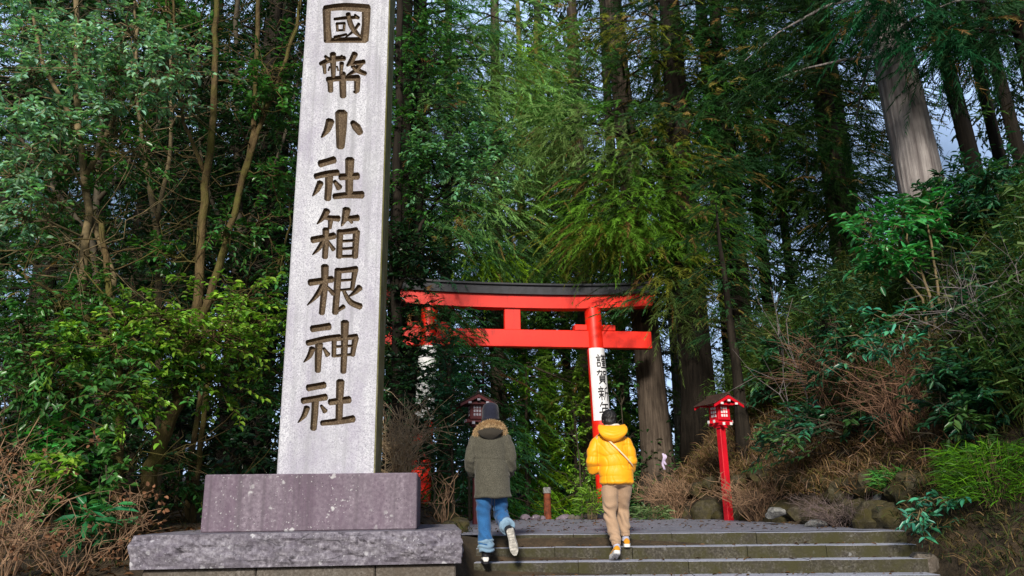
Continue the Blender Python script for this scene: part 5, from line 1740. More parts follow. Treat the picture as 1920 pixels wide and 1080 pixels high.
# ---- broadleaf trees -----------------------------------------------------------
LEAFCOL = {"blue": (0.12, 0.20, 0.165), "mid": (0.034, 0.088, 0.026), "yel": (0.105, 0.170, 0.024), "dark": (0.008, 0.024, 0.010), "bright": (0.030, 0.135, 0.048), "teal": (0.035, 0.14, 0.11)}  # blue holds sky glints and dark holds deep shade, as leaf colour


def curve3(a, b_, sag, n=6, wob=0.04):
    out = []
    for i in range(n + 1):
        t = i / n
        p = a.lerp(b_, t) + sag * (4 * t * (1 - t))
        if 0 < i < n: p = p + Vector((random.gauss(0, wob), random.gauss(0, wob), random.gauss(0, wob)))
        out.append(p)
    return out


def broadleaf(name, label, cat, stems, boughs, bark, leafL=(0.06, 0.10), wr=0.48, group=None, rtw=0.0045, perTwig=(8, 15), bare=0, bare_zone=None):
    """stems: [(points, r0, r1)], boughs: [(target, radius, twigs, colour)]. Everything in world axes about the first stem's foot."""
    root = Vector(stems[0][0][0])
    t = empty(name, root, 0, label, cat, group)
    mb = MB()
    nodes = []
    for pts, r0, r1 in stems:
        pts = [Vector(p) for p in pts]
        fine = []
        for i in range(len(pts) - 1):
            for k in range(4):
                q = pts[i].lerp(pts[i + 1], k / 4)
                fine.append(q + Vector((random.gauss(0, r0 * 0.18), random.gauss(0, r0 * 0.18), 0)) * (1 if i + k else 0))
        fine.append(pts[-1])
        n = len(fine)
        mb.tube([q - root for q in fine], [r0 + (r1 - r0) * (i / (n - 1)) ** 0.8 for i in range(n)], 8)
        nodes += fine[max(1, n // 8):]
    LP, LD, LN, LL, LC = [], [], [], [], []
    for T, rad, ntw, ck in boughs:
        T = Vector(T)
        a = min(nodes, key=lambda q: (q - T).length + (1.2 if q.z > T.z + 0.2 else 0) + random.random() * 0.35)
        limb = curve3(a, T, Vector((0, 0, random.uniform(-0.05, 0.16))) * (T - a).length, 7, 0.035 * min(1.5, (T - a).length))
        L = (T - a).length
        mb.tube([q - root for q in limb], [0.008 + 0.010 * L * (1 - i / 7) for i in range(8)], 5, cap=False)
        base = np.array(LEAFCOL[ck]) if isinstance(ck, str) else np.array(ck)
        for k in range(ntw):
            s = limb[min(7, int(2 + 6 * random.random() ** 0.6))]
            e = T + Vector((random.gauss(0, 0.55), random.gauss(0, 0.55), random.gauss(0, 0.42))) * rad
            tw = curve3(s, e, Vector((0, 0, random.uniform(-0.12, 0.15))) * (e - s).length, 4, 0.03)
            mb.tube([q - root for q in tw], [rtw * 1.6, rtw * 1.4, rtw * 1.1, rtw * 0.8, rtw * 0.5], 3, cap=False)
            nl = random.randint(*perTwig)
            tone = random.uniform(0.6, 1.35)
            dtw = (tw[-1] - tw[-2]).normalized()
            for q in range(nl):
                u = 1 - 0.62 * (q / nl) ** 1.2
                x = u * 4; i0 = min(3, int(x)); p = tw[i0].lerp(tw[i0 + 1], x - i0)
                sd = dtw.cross(Vector((0, 0, 1))); sd = sd.normalized() if sd.length > 0.05 else Vector((1, 0, 0))
                sg = 1 if q % 2 else -1
                dd = dtw * random.uniform(0.3, 0.9) + sd * sg * random.uniform(0.4, 1.0) + Vector((random.gauss(0, 0.25), random.gauss(0, 0.25), random.uniform(-0.45, 0.2)))
                LP.append(p); LD.append(dd); LN.append((random.gauss(0, 0.42), random.gauss(0, 0.42) - 0.25, 1.0)); LL.append(random.uniform(*leafL))
                LC.append(base * tone * random.uniform(0.75, 1.3) * np.array([random.uniform(0.8, 1.25), 1, random.uniform(0.8, 1.25)]))
    # bare side twigs give the stems their tangle
    for k in range(bare):
        s = random.choice(nodes)
        d_ = Vector((random.gauss(0, 1), random.gauss(0, 0.6), random.gauss(0.15, 0.45))).normalized() * random.uniform(0.4, 1.6)
        tw = curve3(s, s + d_, Vector((0, 0, random.uniform(-0.1, 0.1))), 5, 0.05)
        mb.tube([q - root for q in tw], [0.010, 0.008, 0.007, 0.005, 0.004, 0.002], 4, cap=False)
        for j in range(random.randint(1, 3)):
            s2 = tw[random.randint(2, 4)]
            e2 = s2 + (d_ * 0.35 + Vector((random.gauss(0, 0.25), random.gauss(0, 0.25), random.gauss(0, 0.25))))
            mb.tube([q - root for q in curve3(s2, e2, Vector((0, 0, 0.03)), 3, 0.03)], [0.005, 0.004, 0.003, 0.0015], 3, cap=False)
    mb.build("trunk", M[bark], t, smooth=0)
    if LP:
        LL = np.array(LL)
        P_ = np.array([tuple(q - root) for q in LP])
        v, f, c = leaf_arrays(P_, np.array([tuple(q) for q in LD]), norm(np.array(LN)), LL, LL * wr * rng.uniform(0.8, 1.2, len(LL)), np.array(LC))
        cloud_mesh("crown", v, f, c, M["leaf"], t)
    return t


def S(Y, *pts):
    """Stem through picture positions; each may carry its own distance."""
    return [at(p[0], p[1], p[2] if len(p) > 2 else Y) for p in pts]


def foot(pts):
    p = pts[0]
    return [Vector((p.x, p.y, min(p.z, tz(p.x, p.y) - 0.1)))] + pts


def Z(Y, rad, n, ck, *pts):
    return [(at(px, py, Y + random.uniform(-0.6, 0.6)), rad * random.uniform(0.8, 1.2), n, ck) for px, py in pts]


# forked tree leaning over the monument's foot
broadleaf("evergreen_tree", "forked mossy tree with a leaning trunk rooted beside the monument's slab", "tree",
          [(foot(S(9.0, (243, 1003), (268, 925), (292, 860), (318, 795), (340, 710), (365, 625))), 0.115, 0.07), (S(9.0, (365, 625), (374, 500), (382, 380), (398, 250), (404, 120), (408, 0), (410, -160)), 0.062, 0.03),
           (S(9.0, (365, 625), (392, 560), (425, 455), (452, 345), (476, 250), (480, 120), (486, -120)), 0.055, 0.026), (S(9.0, (452, 345), (492, 225), (530, 130), (556, 50), (575, -60)), 0.035, 0.02), (S(9.0, (382, 320), (345, 230), (330, 120), (322, -60)), 0.03, 0.014)],
          Z(8.6, 0.52, 25, "yel", (300, 590), (360, 640), (420, 610), (330, 690), (470, 660), (410, 720), (500, 600), (460, 560)) + Z(9.2, 0.5, 18, "mid", (500, 130), (520, 170), (480, 200), (540, 220), (330, 60), (300, 20), (520, 330), (500, 420), (420, 430), (300, 470), (380, 700)),
          "mossy_bark", bare=46)
broadleaf("evergreen_tree", "bushy tree with sky glints coloured into its leaves in the upper corner", "tree",
          [(foot(S(8.8, (110, 960), (135, 760), (150, 560), (168, 400), (150, 250), (146, 120), (140, -60))), 0.075, 0.03), (S(8.9, (168, 400), (215, 520), (210, 640)), 0.04, 0.03), (S(8.8, (150, 250), (80, 120), (50, -20)), 0.035, 0.015), (S(8.8, (160, 330), (235, 180), (260, 40)), 0.035, 0.015)],
          Z(8.4, 0.52, 30, "blue", (30, 60), (100, 50), (170, 70), (240, 50), (60, 130), (140, 140), (220, 130), (300, 90), (30, 210), (110, 210), (190, 190), (280, 170), (330, 130), (60, 280), (20, 330), (20, 400)) + Z(9.0, 0.55, 20, "mid", (120, 300), (230, 260), (190, 330), (40, 420), (100, 380), (120, 470), (270, 300)),
          "twig", bare=55)
broadleaf("evergreen_tree", "low spreading tree with bright green leaves over the dry twigs", "tree",
          [(foot(S(8.6, (212, 1000), (226, 820), (216, 640), (205, 540), (190, 420))), 0.07, 0.03), (S(8.6, (216, 640), (120, 560), (20, 500)), 0.03, 0.012), (S(8.6, (226, 760), (140, 690), (60, 660)), 0.028, 0.012)],
          Z(8.3, 0.50, 25, "mid", (40, 600), (110, 580), (180, 610), (60, 680), (140, 680), (220, 660), (200, 740), (110, 750), (30, 740), (250, 700), (170, 560)) + Z(8.2, 0.45, 24, "yel", (150, 650), (240, 610), (130, 640), (260, 760), (300, 660)) + Z(8.4, 0.36, 15, (0.03, 0.15, 0.035), (130, 815), (150, 850), (110, 830)),
          "mossy_bark", bare=40)
broadleaf("evergreen_tree", "slim straight tree between the forked tree and the bushy one with coloured-in sky glints", "tree",
          [(foot(S(10.6, (300, 960), (298, 760), (297, 520), (293, 420), (276, 320), (262, 260))), 0.055, 0.04), (S(10.6, (293, 420), (318, 300), (322, 180), (318, 60), (300, -80)), 0.035, 0.018), (S(10.6, (276, 320), (258, 200), (255, 90), (250, -60)), 0.035, 0.016)],
          Z(10.6, 0.6, 16, "dark", (250, 420), (330, 330), (350, 480), (240, 540), (280, 610), (200, 470), (330, 200), (380, 120), (430, 90), (440, 200)) + Z(10.4, 0.5, 14, "mid", (300, 50), (270, 0), (340, 20), (260, 480)), "twig", bare=30)
broadleaf("evergreen_tree", "thin twin stemmed tree close beside the monument's pale edge", "tree",
          [(foot(S(10.0, (362, 985), (372, 870), (384, 760), (400, 660), (420, 600))), 0.04, 0.03), (foot(S(10.2, (352, 985), (356, 880), (380, 700), (382, 560))), 0.05, 0.03), (S(10.0, (420, 600), (470, 560), (520, 500), (545, 420)), 0.026, 0.012)],
          Z(9.8, 0.5, 18, "mid", (500, 560), (530, 480), (480, 640), (520, 700), (540, 350), (440, 680), (500, 740)) + Z(9.6, 0.35, 9, "mid", (360, 875), (345, 935), (330, 905), (380, 920)), "mossy_bark", bare=30)
# dark leafy screen deeper in
rs = random.Random(3)
def RZ(n, x0, x1, y0, y1, Y0, Y1, rad, ntw, ck):
    out = []
    for k in range(n):
        out.append((at(rs.uniform(x0, x1), rs.uniform(y0, y1), rs.uniform(Y0, Y1)), rad * rs.uniform(0.7, 1.2), ntw, ck))
    return out


broadleaf("evergreen_tree", "dark leaved tree in the shade behind the slim straight stems", "tree",
          [(foot(S(13.0, (180, 930), (186, 700), (175, 450), (190, 200), (180, -100))), 0.11, 0.04), (S(13.0, (175, 450), (60, 300), (-20, 150)), 0.05, 0.02), (S(13.0, (180, 380), (300, 230), (330, 60)), 0.05, 0.02)],
          RZ(60, -20, 380, -40, 800, 12.3, 14.8, 1.0, 26, "dark"), "dark_twig", leafL=(0.08, 0.13), bare=20)
broadleaf("evergreen_tree", "dark leaved tree filling the shade against the monument's pale side", "tree",
          [(foot(S(13.5, (440, 930), (436, 700), (450, 450), (440, 200), (455, -100))), 0.12, 0.04), (S(13.5, (450, 450), (520, 300), (560, 150)), 0.05, 0.02), (S(13.5, (445, 500), (380, 330), (370, 160)), 0.05, 0.02)],
          RZ(48, 330, 600, -40, 760, 12.8, 15.0, 1.0, 26, "dark"), "dark_twig", leafL=(0.08, 0.13), bare=20)
broadleaf("leafy_shrub", "dark glossy shrub crouching behind the dry hydrangea stalks", "shrub",
          [(foot(S(10.6, (60, 960), (70, 850), (80, 760))), 0.04, 0.015), (foot(S(10.8, (180, 960), (180, 860), (170, 760))), 0.04, 0.015), (foot(S(10.8, (-10, 960), (0, 860), (10, 760))), 0.04, 0.015)],
          Z(10.8, 0.6, 26, "dark", (30, 720), (90, 760), (150, 800), (60, 830), (20, 860), (120, 870), (190, 850), (190, 780), (-10, 780), (150, 920), (90, 920), (10, 930)) + Z(8.6, 0.34, 14, "mid", (100, 900), (150, 960), (60, 940), (200, 900), (190, 830), (110, 820)) + Z(8.5, 0.3, 10, "yel", (130, 880), (80, 860)) + Z(10.4, 0.5, 14, "mid", (60, 690), (130, 720), (0, 700)), "dark_twig", leafL=(0.08, 0.13), bare=14)
broadleaf("leafy_shrub", "dark glossy shrub between the leaning trunk and the monument's base", "shrub",
          [(foot(S(12.0, (330, 960), (335, 860), (340, 760))), 0.04, 0.015), (foot(S(12.2, (450, 960), (455, 860), (460, 780))), 0.04, 0.015)],
          Z(12.2, 0.6, 24, "dark", (270, 840), (300, 900), (330, 800), (360, 860), (400, 820), (440, 860), (480, 800), (500, 860), (420, 760), (340, 740), (270, 760), (490, 740), (300, 950), (400, 920)), "dark_twig", leafL=(0.08, 0.13), bare=14)
# camellia hanging over the gateway's shaded end
broadleaf("camellia_tree", "glossy leaved camellia hanging over the black topped lintel beside the monument", "tree",
          [(foot(S(13.6, (748, 960), (746, 780), (742, 560), (745, 360), (748, 150), (750, -100))), 0.13, 0.06), (S(13.6, (742, 560), (790, 420), (850, 330), (900, 290)), 0.045, 0.014), (S(13.6, (744, 480), (700, 330), (690, 200)), 0.04, 0.015)],
          Z(13.2, 0.62, 26, (0.07, 0.14, 0.085), (850, 265), (890, 280), (820, 300), (930, 275), (870, 320), (790, 290), (910, 330)) + Z(13.4, 0.62, 24, "dark", (755, 450), (790, 470), (740, 510), (735, 440), (835, 490), (745, 690), (730, 560), (730, 630), (755, 720)) + Z(13.4, 0.34, 9, "dark", (790, 525), (770, 575), (760, 640), (785, 700)) + Z(14.6, 0.40, 13, (0.012, 0.036, 0.018), (800, 660), (795, 710), (805, 750), (790, 800), (780, 850), (800, 840)) + Z(13.6, 0.75, 18, "mid", (780, 60), (800, 20), (760, 110), (790, 150), (770, 220), (760, 330), (790, 380), (740, 280), (820, 110)),
          "dark_bark", leafL=(0.08, 0.125), bare=26)
broadleaf("leafy_shrub", "dark teal shrub crowding the red pillar below its white banner", "shrub",
          [(foot(S(15.5, (850, 900), (846, 820), (842, 740))), 0.04, 0.015), (foot(S(15.6, (880, 900), (876, 830), (880, 760))), 0.035, 0.012), (foot(S(15.6, (815, 900), (806, 830), (800, 740))), 0.035, 0.012)],
          Z(15.6, 0.5, 22, (0.022, 0.075, 0.05), (845, 690), (850, 740), (835, 790), (865, 770), (880, 830), (845, 850), (870, 880), (830, 640), (800, 800), (815, 850), (870, 720)), "dark_twig", leafL=(0.07, 0.11), bare=22)
broadleaf("leafy_shrub", "yellow green shrub hiding the gateway pillar's foot behind the yellow jacket", "shrub",
          [(foot(S(20.5, (1090, 930), (1086, 860), (1080, 800))), 0.035, 0.012), (foot(S(20.8, (1170, 930), (1172, 860), (1165, 760))), 0.03, 0.012)],
          Z(20.8, 0.6, 18, "yel", (1080, 760), (1075, 820), (1090, 700), (1100, 880), (1085, 900)) + Z(21.0, 0.6, 18, "mid", (1170, 700), (1175, 760), (1160, 680), (1180, 820), (1190, 880)), "dark_twig", leafL=(0.09, 0.14), bare=10)
# shrubs on the bank
broadleaf("leafy_shrub", "vivid emerald shrub with long glossy leaves below the huge pale trunk", "shrub",
          [(foot(S(11.2, (1745, 560), (1725, 500), (1700, 450))), 0.03, 0.012), (foot(S(11.2, (1760, 560), (1750, 480), (1740, 420))), 0.028, 0.012), (foot(S(11.2, (1730, 560), (1680, 500), (1640, 470))), 0.024, 0.01)],
          Z(11.0, 0.36, 17, "bright", (1640, 450), (1680, 420), (1720, 430), (1660, 490), (1700, 480), (1630, 410), (1690, 390), (1750, 430), (1770, 400), (1640, 500), (1720, 395)), "twig", leafL=(0.11, 0.19), wr=0.36, perTwig=(5, 9))
broadleaf("leafy_shrub", "small bluish leaved plant among bamboo grass under the emerald shrub", "shrub",
          [(foot(S(10.6, (1690, 700), (1680, 650), (1660, 620))), 0.014, 0.006)], Z(10.5, 0.32, 9, "teal", (1640, 630), (1680, 600), (1650, 650), (1700, 640), (1610, 640), (1665, 660)), "twig", leafL=(0.10, 0.17), wr=0.3, perTwig=(4, 7))
broadleaf("leafy_shrub", "small bluish leaved plant low beside the end of the steps", "shrub",
          [(foot(S(9.2, (1760, 1000), (1752, 965), (1748, 950))), 0.012, 0.006)], Z(9.1, 0.26, 9, "teal", (1755, 945), (1735, 965), (1775, 940), (1720, 975), (1760, 980)), "twig", leafL=(0.09, 0.15), wr=0.28, perTwig=(4, 7))
broadleaf("leafy_shrub", "long leaved green plant at the foot of the leaning trunk", "shrub",
          [(foot(S(8.0, (180, 1010), (178, 985), (180, 965))), 0.012, 0.006)], Z(8.0, 0.22, 8, (0.02, 0.10, 0.045), (175, 965), (160, 980), (190, 975), (170, 990)), "twig", leafL=(0.16, 0.26), wr=0.25, perTwig=(4, 6))


BD = (0.014, 0.050, 0.030); BO = (0.030, 0.060, 0.020); BT = (0.020, 0.075, 0.060)
for lab, Yd, stems_, zs_ in (
    ("dark green bush on the bank top against the huge pale trunk's foot", 12.0, ((1770, 520), (1762, 440), (1760, 370)), ((1740, 370), (1780, 340), (1760, 420), (1800, 390), (1720, 400), (1820, 340), (1800, 450))),
    ("dark bush on the bank top beneath the three dark cedars", 11.6, ((1880, 520), (1876, 420), (1870, 340)), ((1850, 330), (1890, 310), (1910, 350), (1870, 400), (1840, 430), (1900, 430), (1830, 380))),
    ("shadowy bush overhanging the grey thicket at the picture's edge", 10.2, ((1890, 680), (1884, 600), (1880, 520)), ((1850, 520), (1890, 500), (1870, 580), (1910, 560), (1830, 600), (1900, 640), (1850, 660), (1800, 560))),
    ("olive bamboo-like bush between the bright lantern and the reddish thicket", 14.6, ((1490, 800), (1486, 740), (1480, 680)), ((1480, 690), (1530, 720), (1450, 650), (1430, 730), (1500, 640), (1550, 680), (1440, 700), (1530, 650), (1570, 730))),
    ("low olive bush growing through the reddish leafless thicket", 12.0, ((1610, 800), (1606, 720), (1600, 640)), ((1600, 640), (1560, 690), (1640, 720), (1520, 780), (1600, 770), (1660, 790), (1540, 600), (1480, 800), (1450, 830))),
    ("dim teal bush in the middle of the bank above the vivid fern", 9.6, ((1830, 850), (1822, 780), (1815, 700)), ((1800, 700), (1840, 730), (1780, 760), (1860, 780), (1820, 800), (1890, 740), (1760, 700), (1900, 800), (1860, 690)))):
    broadleaf("leafy_shrub", lab, "shrub", [(foot(S(Yd, *stems_)), 0.03, 0.012), (foot(S(Yd + 0.3, *[(x + 30, y) for x, y in stems_])), 0.025, 0.01)],
              Z(Yd, 0.42, 20, BD, *zs_) + Z(Yd - 0.2, 0.36, 9, BO, *zs_[::2]) + Z(Yd - 0.2, 0.3, 5, BT, *zs_[1::2]), "dark_twig", leafL=(0.09, 0.16), wr=0.30, bare=12)


# ---- bare and dry shrubs ---------------------------------------------------------
def twig_shrub(name, label, base, n, h, spread, mat, r0=0.009, heads=0, headcol=(0.22, 0.12, 0.07), group=None, arch=0.3, forks=4, seed=1):
    rd_ = random.Random(seed)
    base = Vector(base)
    t = empty(name, base, 0, label, "shrub", group)
    mb = MB(); tips = []
    for i in range(n):
        a = rd_.uniform(0, 2 * PI); q = rd_.random() ** 0.5
        out = Vector((math.cos(a), math.sin(a), 0)) * spread * q
        foot_ = Vector((math.cos(a), math.sin(a), 0)) * 0.22 * spread * rd_.random()
        top = foot_ + out + Vector((0, 0, h * rd_.uniform(0.45, 1.05)))
        pts = []
        for k in range(7):
            u = k / 6
            pts.append(foot_.lerp(top, u) + Vector((rd_.gauss(0, 0.05) * h, rd_.gauss(0, 0.05) * h, arch * h * 4 * u * (1 - u) * 0.5 + rd_.gauss(0, 0.02) * h)) * (1 if k else 0))
        mb.tube(pts, [r0 * (1 - 0.11 * k) for k in range(7)], 4, cap=False)
        tips.append(pts[-1])
        for j in range(forks):
            s = pts[rd_.randint(2, 5)]
            dirn = (pts[-1] - pts[2]).normalized() * 0.7 + Vector((rd_.gauss(0, 0.9), rd_.gauss(0, 0.9), rd_.gauss(0, 0.7)))
            L = rd_.uniform(0.15, 0.5) * h
            e = s + dirn.normalized() * L
            m1 = s.lerp(e, 0.5) + Vector((rd_.gauss(0, 0.04), rd_.gauss(0, 0.04), rd_.gauss(0, 0.04)))
            mb.tube([s, m1, e], [r0 * 0.55, r0 * 0.4, r0 * 0.2], 3, cap=False)
            tips.append(e)
            if rd_.random() < 0.6:
                e2 = m1 + Vector((rd_.gauss(0, 0.5), rd_.gauss(0, 0.5), rd_.gauss(0, 0.4))).normalized() * L * 0.5
                mb.tube([m1, e2], [r0 * 0.35, r0 * 0.15], 3, cap=False); tips.append(e2)
    mb.build("branch", M[mat], t)
    if heads:
        P_, D_, L_, C_ = [], [], [], []
        for q in rd_.sample(tips, min(heads, len(tips))):
            for j in range(9):
                d_ = Vector((rd_.gauss(0, 1), rd_.gauss(0, 1), rd_.gauss(0, 0.8))).normalized()
                P_.append(tuple(q + d_ * rd_.uniform(0.01, 0.07))); D_.append(tuple(d_)); L_.append(rd_.uniform(0.03, 0.055)); C_.append(np.array(headcol) * rd_.uniform(0.5, 1.5))
        L_ = np.array(L_)
        v, f, c = leaf_arrays(np.array(P_), np.array(D_), norm(rng.normal(size=(len(P_), 3))), L_, L_ * 0.7, np.array(C_))
        cloud_mesh("dried_blossom", v, f, c, M["dry"], t)
    return t


def gp(px, py, Y):
    p = at(px, py, Y); return Vector((p.x, p.y, tz(p.x, p.y) - 0.05))


twig_shrub("hydrangea_shrub", "dry brown hydrangea tangle filling the lower corner", gp(10, 1010, 7.0), 26, 0.95, 0.55, "tan_twig", 0.007, 22, seed=1, forks=4)
twig_shrub("hydrangea_shrub", "dry brown hydrangea with faded flower heads under the spreading tree", gp(25, 900, 8.0), 18, 1.45, 0.6, "tan_twig", 0.007, 26, seed=2, forks=4)
twig_shrub("hydrangea_shrub", "low dry hydrangea stalks in front of the leaning trunk", gp(130, 1050, 7.3), 22, 0.5, 0.6, "tan_twig", 0.006, 12, seed=3, forks=4)
twig_shrub("hydrangea_shrub", "small withered shrub against the monument's slab end", gp(225, 1010, 7.9), 24, 0.7, 0.4, "tan_twig", 0.006, 14, seed=4)
twig_shrub("bare_shrub", "tan leafless shrub coloured lighter as if sunlit between the monument and red pillar", gp(752, 880, 11.6), 44, 1.35, 0.46, "lightened_twig", 0.009, 0, seed=5, forks=6, arch=0.15)
twig_shrub("bare_shrub", "few dry upright stalks on the verge beside the monument's base", gp(832, 930, 11.0), 10, 0.75, 0.25, "tan_twig", 0.008, 0, seed=6, forks=2)
twig_shrub("bare_shrub", "reddish brown leafless thicket beside the emerald shrub", gp(1570, 620, 12.6), 34, 1.7, 1.0, "red_twig", 0.008, 0, seed=7, forks=8)
twig_shrub("bare_shrub", "grey leafless thicket with long arching twigs at the picture's edge", gp(1900, 720, 9.6), 26, 1.5, 1.2, "grey_twig", 0.007, 0, seed=8, forks=5)
twig_shrub("bare_shrub", "dark reddish thicket in the shade midway up the bank", gp(1690, 760, 10.8), 60, 1.25, 0.9, "red_twig", 0.008, 0, seed=9, forks=7)
twig_shrub("bare_shrub", "mauve grey dead brush sprawling over the rubble edge", gp(1575, 900, 10.7), 60, 0.5, 0.7, "mauve_twig", 0.005, 0, seed=10, forks=7)
twig_shrub("bare_shrub", "dry tan brush around the bright lantern's post", gp(1420, 900, 13.3), 60, 0.7, 0.8, "tan_twig", 0.007, 0, seed=11, forks=6)
twig_shrub("bare_shrub", "dry brown brush at the thick cedar's foot behind the yellow jacket", gp(1265, 900, 15.6), 60, 0.9, 0.8, "tan_twig", 0.008, 0, seed=12, forks=6)
twig_shrub("bare_shrub", "thin pale leafless sapling against the dark wood above the thicket", gp(1490, 700, 13.6), 4, 3.2, 1.2, "grey_twig", 0.012, 0, seed=13, forks=5, arch=0.05)
twig_shrub("bare_shrub", "rusty dry weeds in the lower corner beyond the steps", gp(1860, 1040, 7.7), 40, 0.6, 0.8, "red_twig", 0.006, 0, seed=14, forks=6)


# ---- bamboo grass, dry grass, litter ----------------------------------------------
def scatter_bank(n, x0, x1, y0, y1, dmin, dmax):
    """Points on the bank between two distances from the path's edge."""
    out = []
    while len(out) < n:
        y = rng.uniform(y0, y1, 4000); x = rng.uniform(x0, x1, 4000)
        d_ = x - right_edge(y)
        k = (d_ > dmin) & (d_ < dmax)
        out += list(zip(x[k], y[k]))
    a = np.array(out[:n])
    return np.stack([a[:, 0], a[:, 1], terrain(a[:, 0], a[:, 1])], 1)


def sasa(name, n, pts, hmin, hmax, cols, label, leaf=(0.14, 0.26), w=0.024, per=9):
    P, D, L, C = [], [], [], []
    h = rng.uniform(hmin, hmax, len(pts))
    clump = np.array([noise.noise((p[0] * 0.9, p[1] * 0.9, 0)) for p in pts])
    ci = np.clip(((clump + 0.55) / 1.1 * len(cols)).astype(int), 0, len(cols) - 1)
    base = np.array(cols)[ci]
    leanv = rng.normal(0, 0.25, (len(pts), 3)); leanv[:, 2] = 1
    leanv[:, 0] -= 0.18
    stalks = blade_arrays(pts - np.array([0, 0, 0.05]), leanv, h * 1.05, np.full(len(pts), 0.012), base * 0.6 + np.array([0.03, 0.02, 0.0]))
    for k in range(per):
        t = rng.uniform(0.3, 1.0, (len(pts), 1))
        p = pts + norm(leanv) * (h[:, None] * t)
        a = rng.uniform(0, 2 * PI, len(pts))
        d_ = np.stack([np.cos(a), np.sin(a), rng.uniform(-0.5, 0.7, len(pts))], 1)
        P.append(p); D.append(d_); L.append(rng.uniform(leaf[0], leaf[1], len(pts))); C.append(base * rng.uniform(0.5, 1.5, (len(pts), 1)) * (0.6 + 0.6 * t))
    P, D, L, C = (np.concatenate(q) for q in (P, D, L, C))
    lv = blade_arrays(P, D, L, np.full(len(P), w) * rng.uniform(0.7, 1.3, len(P)), C, C * 1.15, side=np.tile(np.array([[0, 0, 1.0]]), (len(P), 1)) + rng.normal(0, 0.5, (len(P), 3)), droop=0.25, seg=2)
    v, f, c = merge([stalks, lv])
    o = cloud_mesh(name, v, f, c, M["grass"])
    return tag(o, label, kind="stuff")


pts = np.concatenate([scatter_bank(6500, 5.2, 14, 10.5, 21, 2.5, 8.0), scatter_bank(2600, 4.8, 12, 7.6, 10.5, 1.1, 7.0)])
sasa("bamboo_grass", 0, pts, 0.6, 1.6, [(0.020, 0.045, 0.022), (0.030, 0.062, 0.020), (0.05, 0.075, 0.028), (0.022, 0.065, 0.045), (0.07, 0.07, 0.03)], "dense dark green bamboo grass covering the upper bank")
pts = scatter_bank(900, 2.8, 8, 12.5, 17.5, 1.5, 3.0)
sasa("bamboo_grass", 0, pts, 0.5, 1.2, [(0.055, 0.10, 0.022), (0.035, 0.075, 0.02), (0.08, 0.10, 0.03)], "lighter bamboo grass behind the bright red lantern", leaf=(0.10, 0.2), w=0.02)


def tuft_stuff(name, pts, n_per, hmin, hmax, cols, label, w=0.010, spread=0.12, droop=0.5):
    n = len(pts)
    P = np.repeat(pts, n_per, 0) + rng.normal(0, spread, (n * n_per, 3)) * np.array([1, 1, 0.1])
    a = rng.uniform(0, 2 * PI, len(P)); tilt = rng.uniform(0.1, 1.3, len(P))
    D = np.stack([np.cos(a) * tilt, np.sin(a) * tilt, np.ones(len(P))], 1)
    L = rng.uniform(hmin, hmax, len(P))
    C = np.array(cols)[rng.integers(0, len(cols), len(P))] * rng.uniform(0.5, 1.4, (len(P), 1))
    v, f, c = blade_arrays(P, D, L, np.full(len(P), w), C, C * 1.2, droop=droop, seg=2)
    return tag(cloud_mesh(name, v, f, c, M["dry"]), label, kind="stuff")


pts = scatter_bank(4300, 2.6, 9, 9.6, 17.5, 0.42, 3.2)
tuft_stuff("dry_grass", pts, 12, 0.10, 0.48, [(0.26, 0.19, 0.10), (0.18, 0.115, 0.06), (0.13, 0.085, 0.04), (0.12, 0.12, 0.035), (0.22, 0.16, 0.12)], "dry tan grass and dead stalks along the bank above the rubble")
pts = scatter_bank(700, 4.4, 9, 6.6, 10.0, 0.05, 2.2)
tuft_stuff("rough_grass", pts, 12, 0.10, 0.34, [(0.05, 0.075, 0.022), (0.09, 0.085, 0.03), (0.16, 0.12, 0.06), (0.03, 0.06, 0.02)], "rough green and brown grass beside the end of the steps")
# left verge and forest floor
X_ = rng.uniform(-9, -0.4, 9000); Y_ = rng.uniform(6.2, 17, 9000)
k = (X_ < left_edge(Y_) - 0.05) & ~((X_ > -3.4) & (Y_ < 9.9))
X_, Y_ = X_[k], Y_[k]
pts = np.stack([X_, Y_, terrain(X_, Y_) + 0.012], 1)
n = len(pts)
L = rng.uniform(0.05, 0.10, n)
a = rng.uniform(0, 2 * PI, n)
v, f, c = leaf_arrays(pts, np.stack([np.cos(a), np.sin(a), rng.normal(0, 0.2, n)], 1), norm(np.stack([rng.normal(0, 0.4, n), rng.normal(0, 0.4, n), np.ones(n)], 1)), L, L * 0.5, np.array([[0.13, 0.07, 0.035]]) * rng.uniform(0.4, 1.5, (n, 1)))
tag(cloud_mesh("leaf_litter", v, f, c, M["dry"]), "brown fallen leaves on the shaded forest floor", kind="stuff")
k = rng.random(n) < 0.10
tuft_stuff("verge_grass", pts[k], 10, 0.08, 0.26, [(0.05, 0.07, 0.02), (0.10, 0.08, 0.035), (0.035, 0.06, 0.018)], "sparse low grass on the shaded verge", w=0.008)
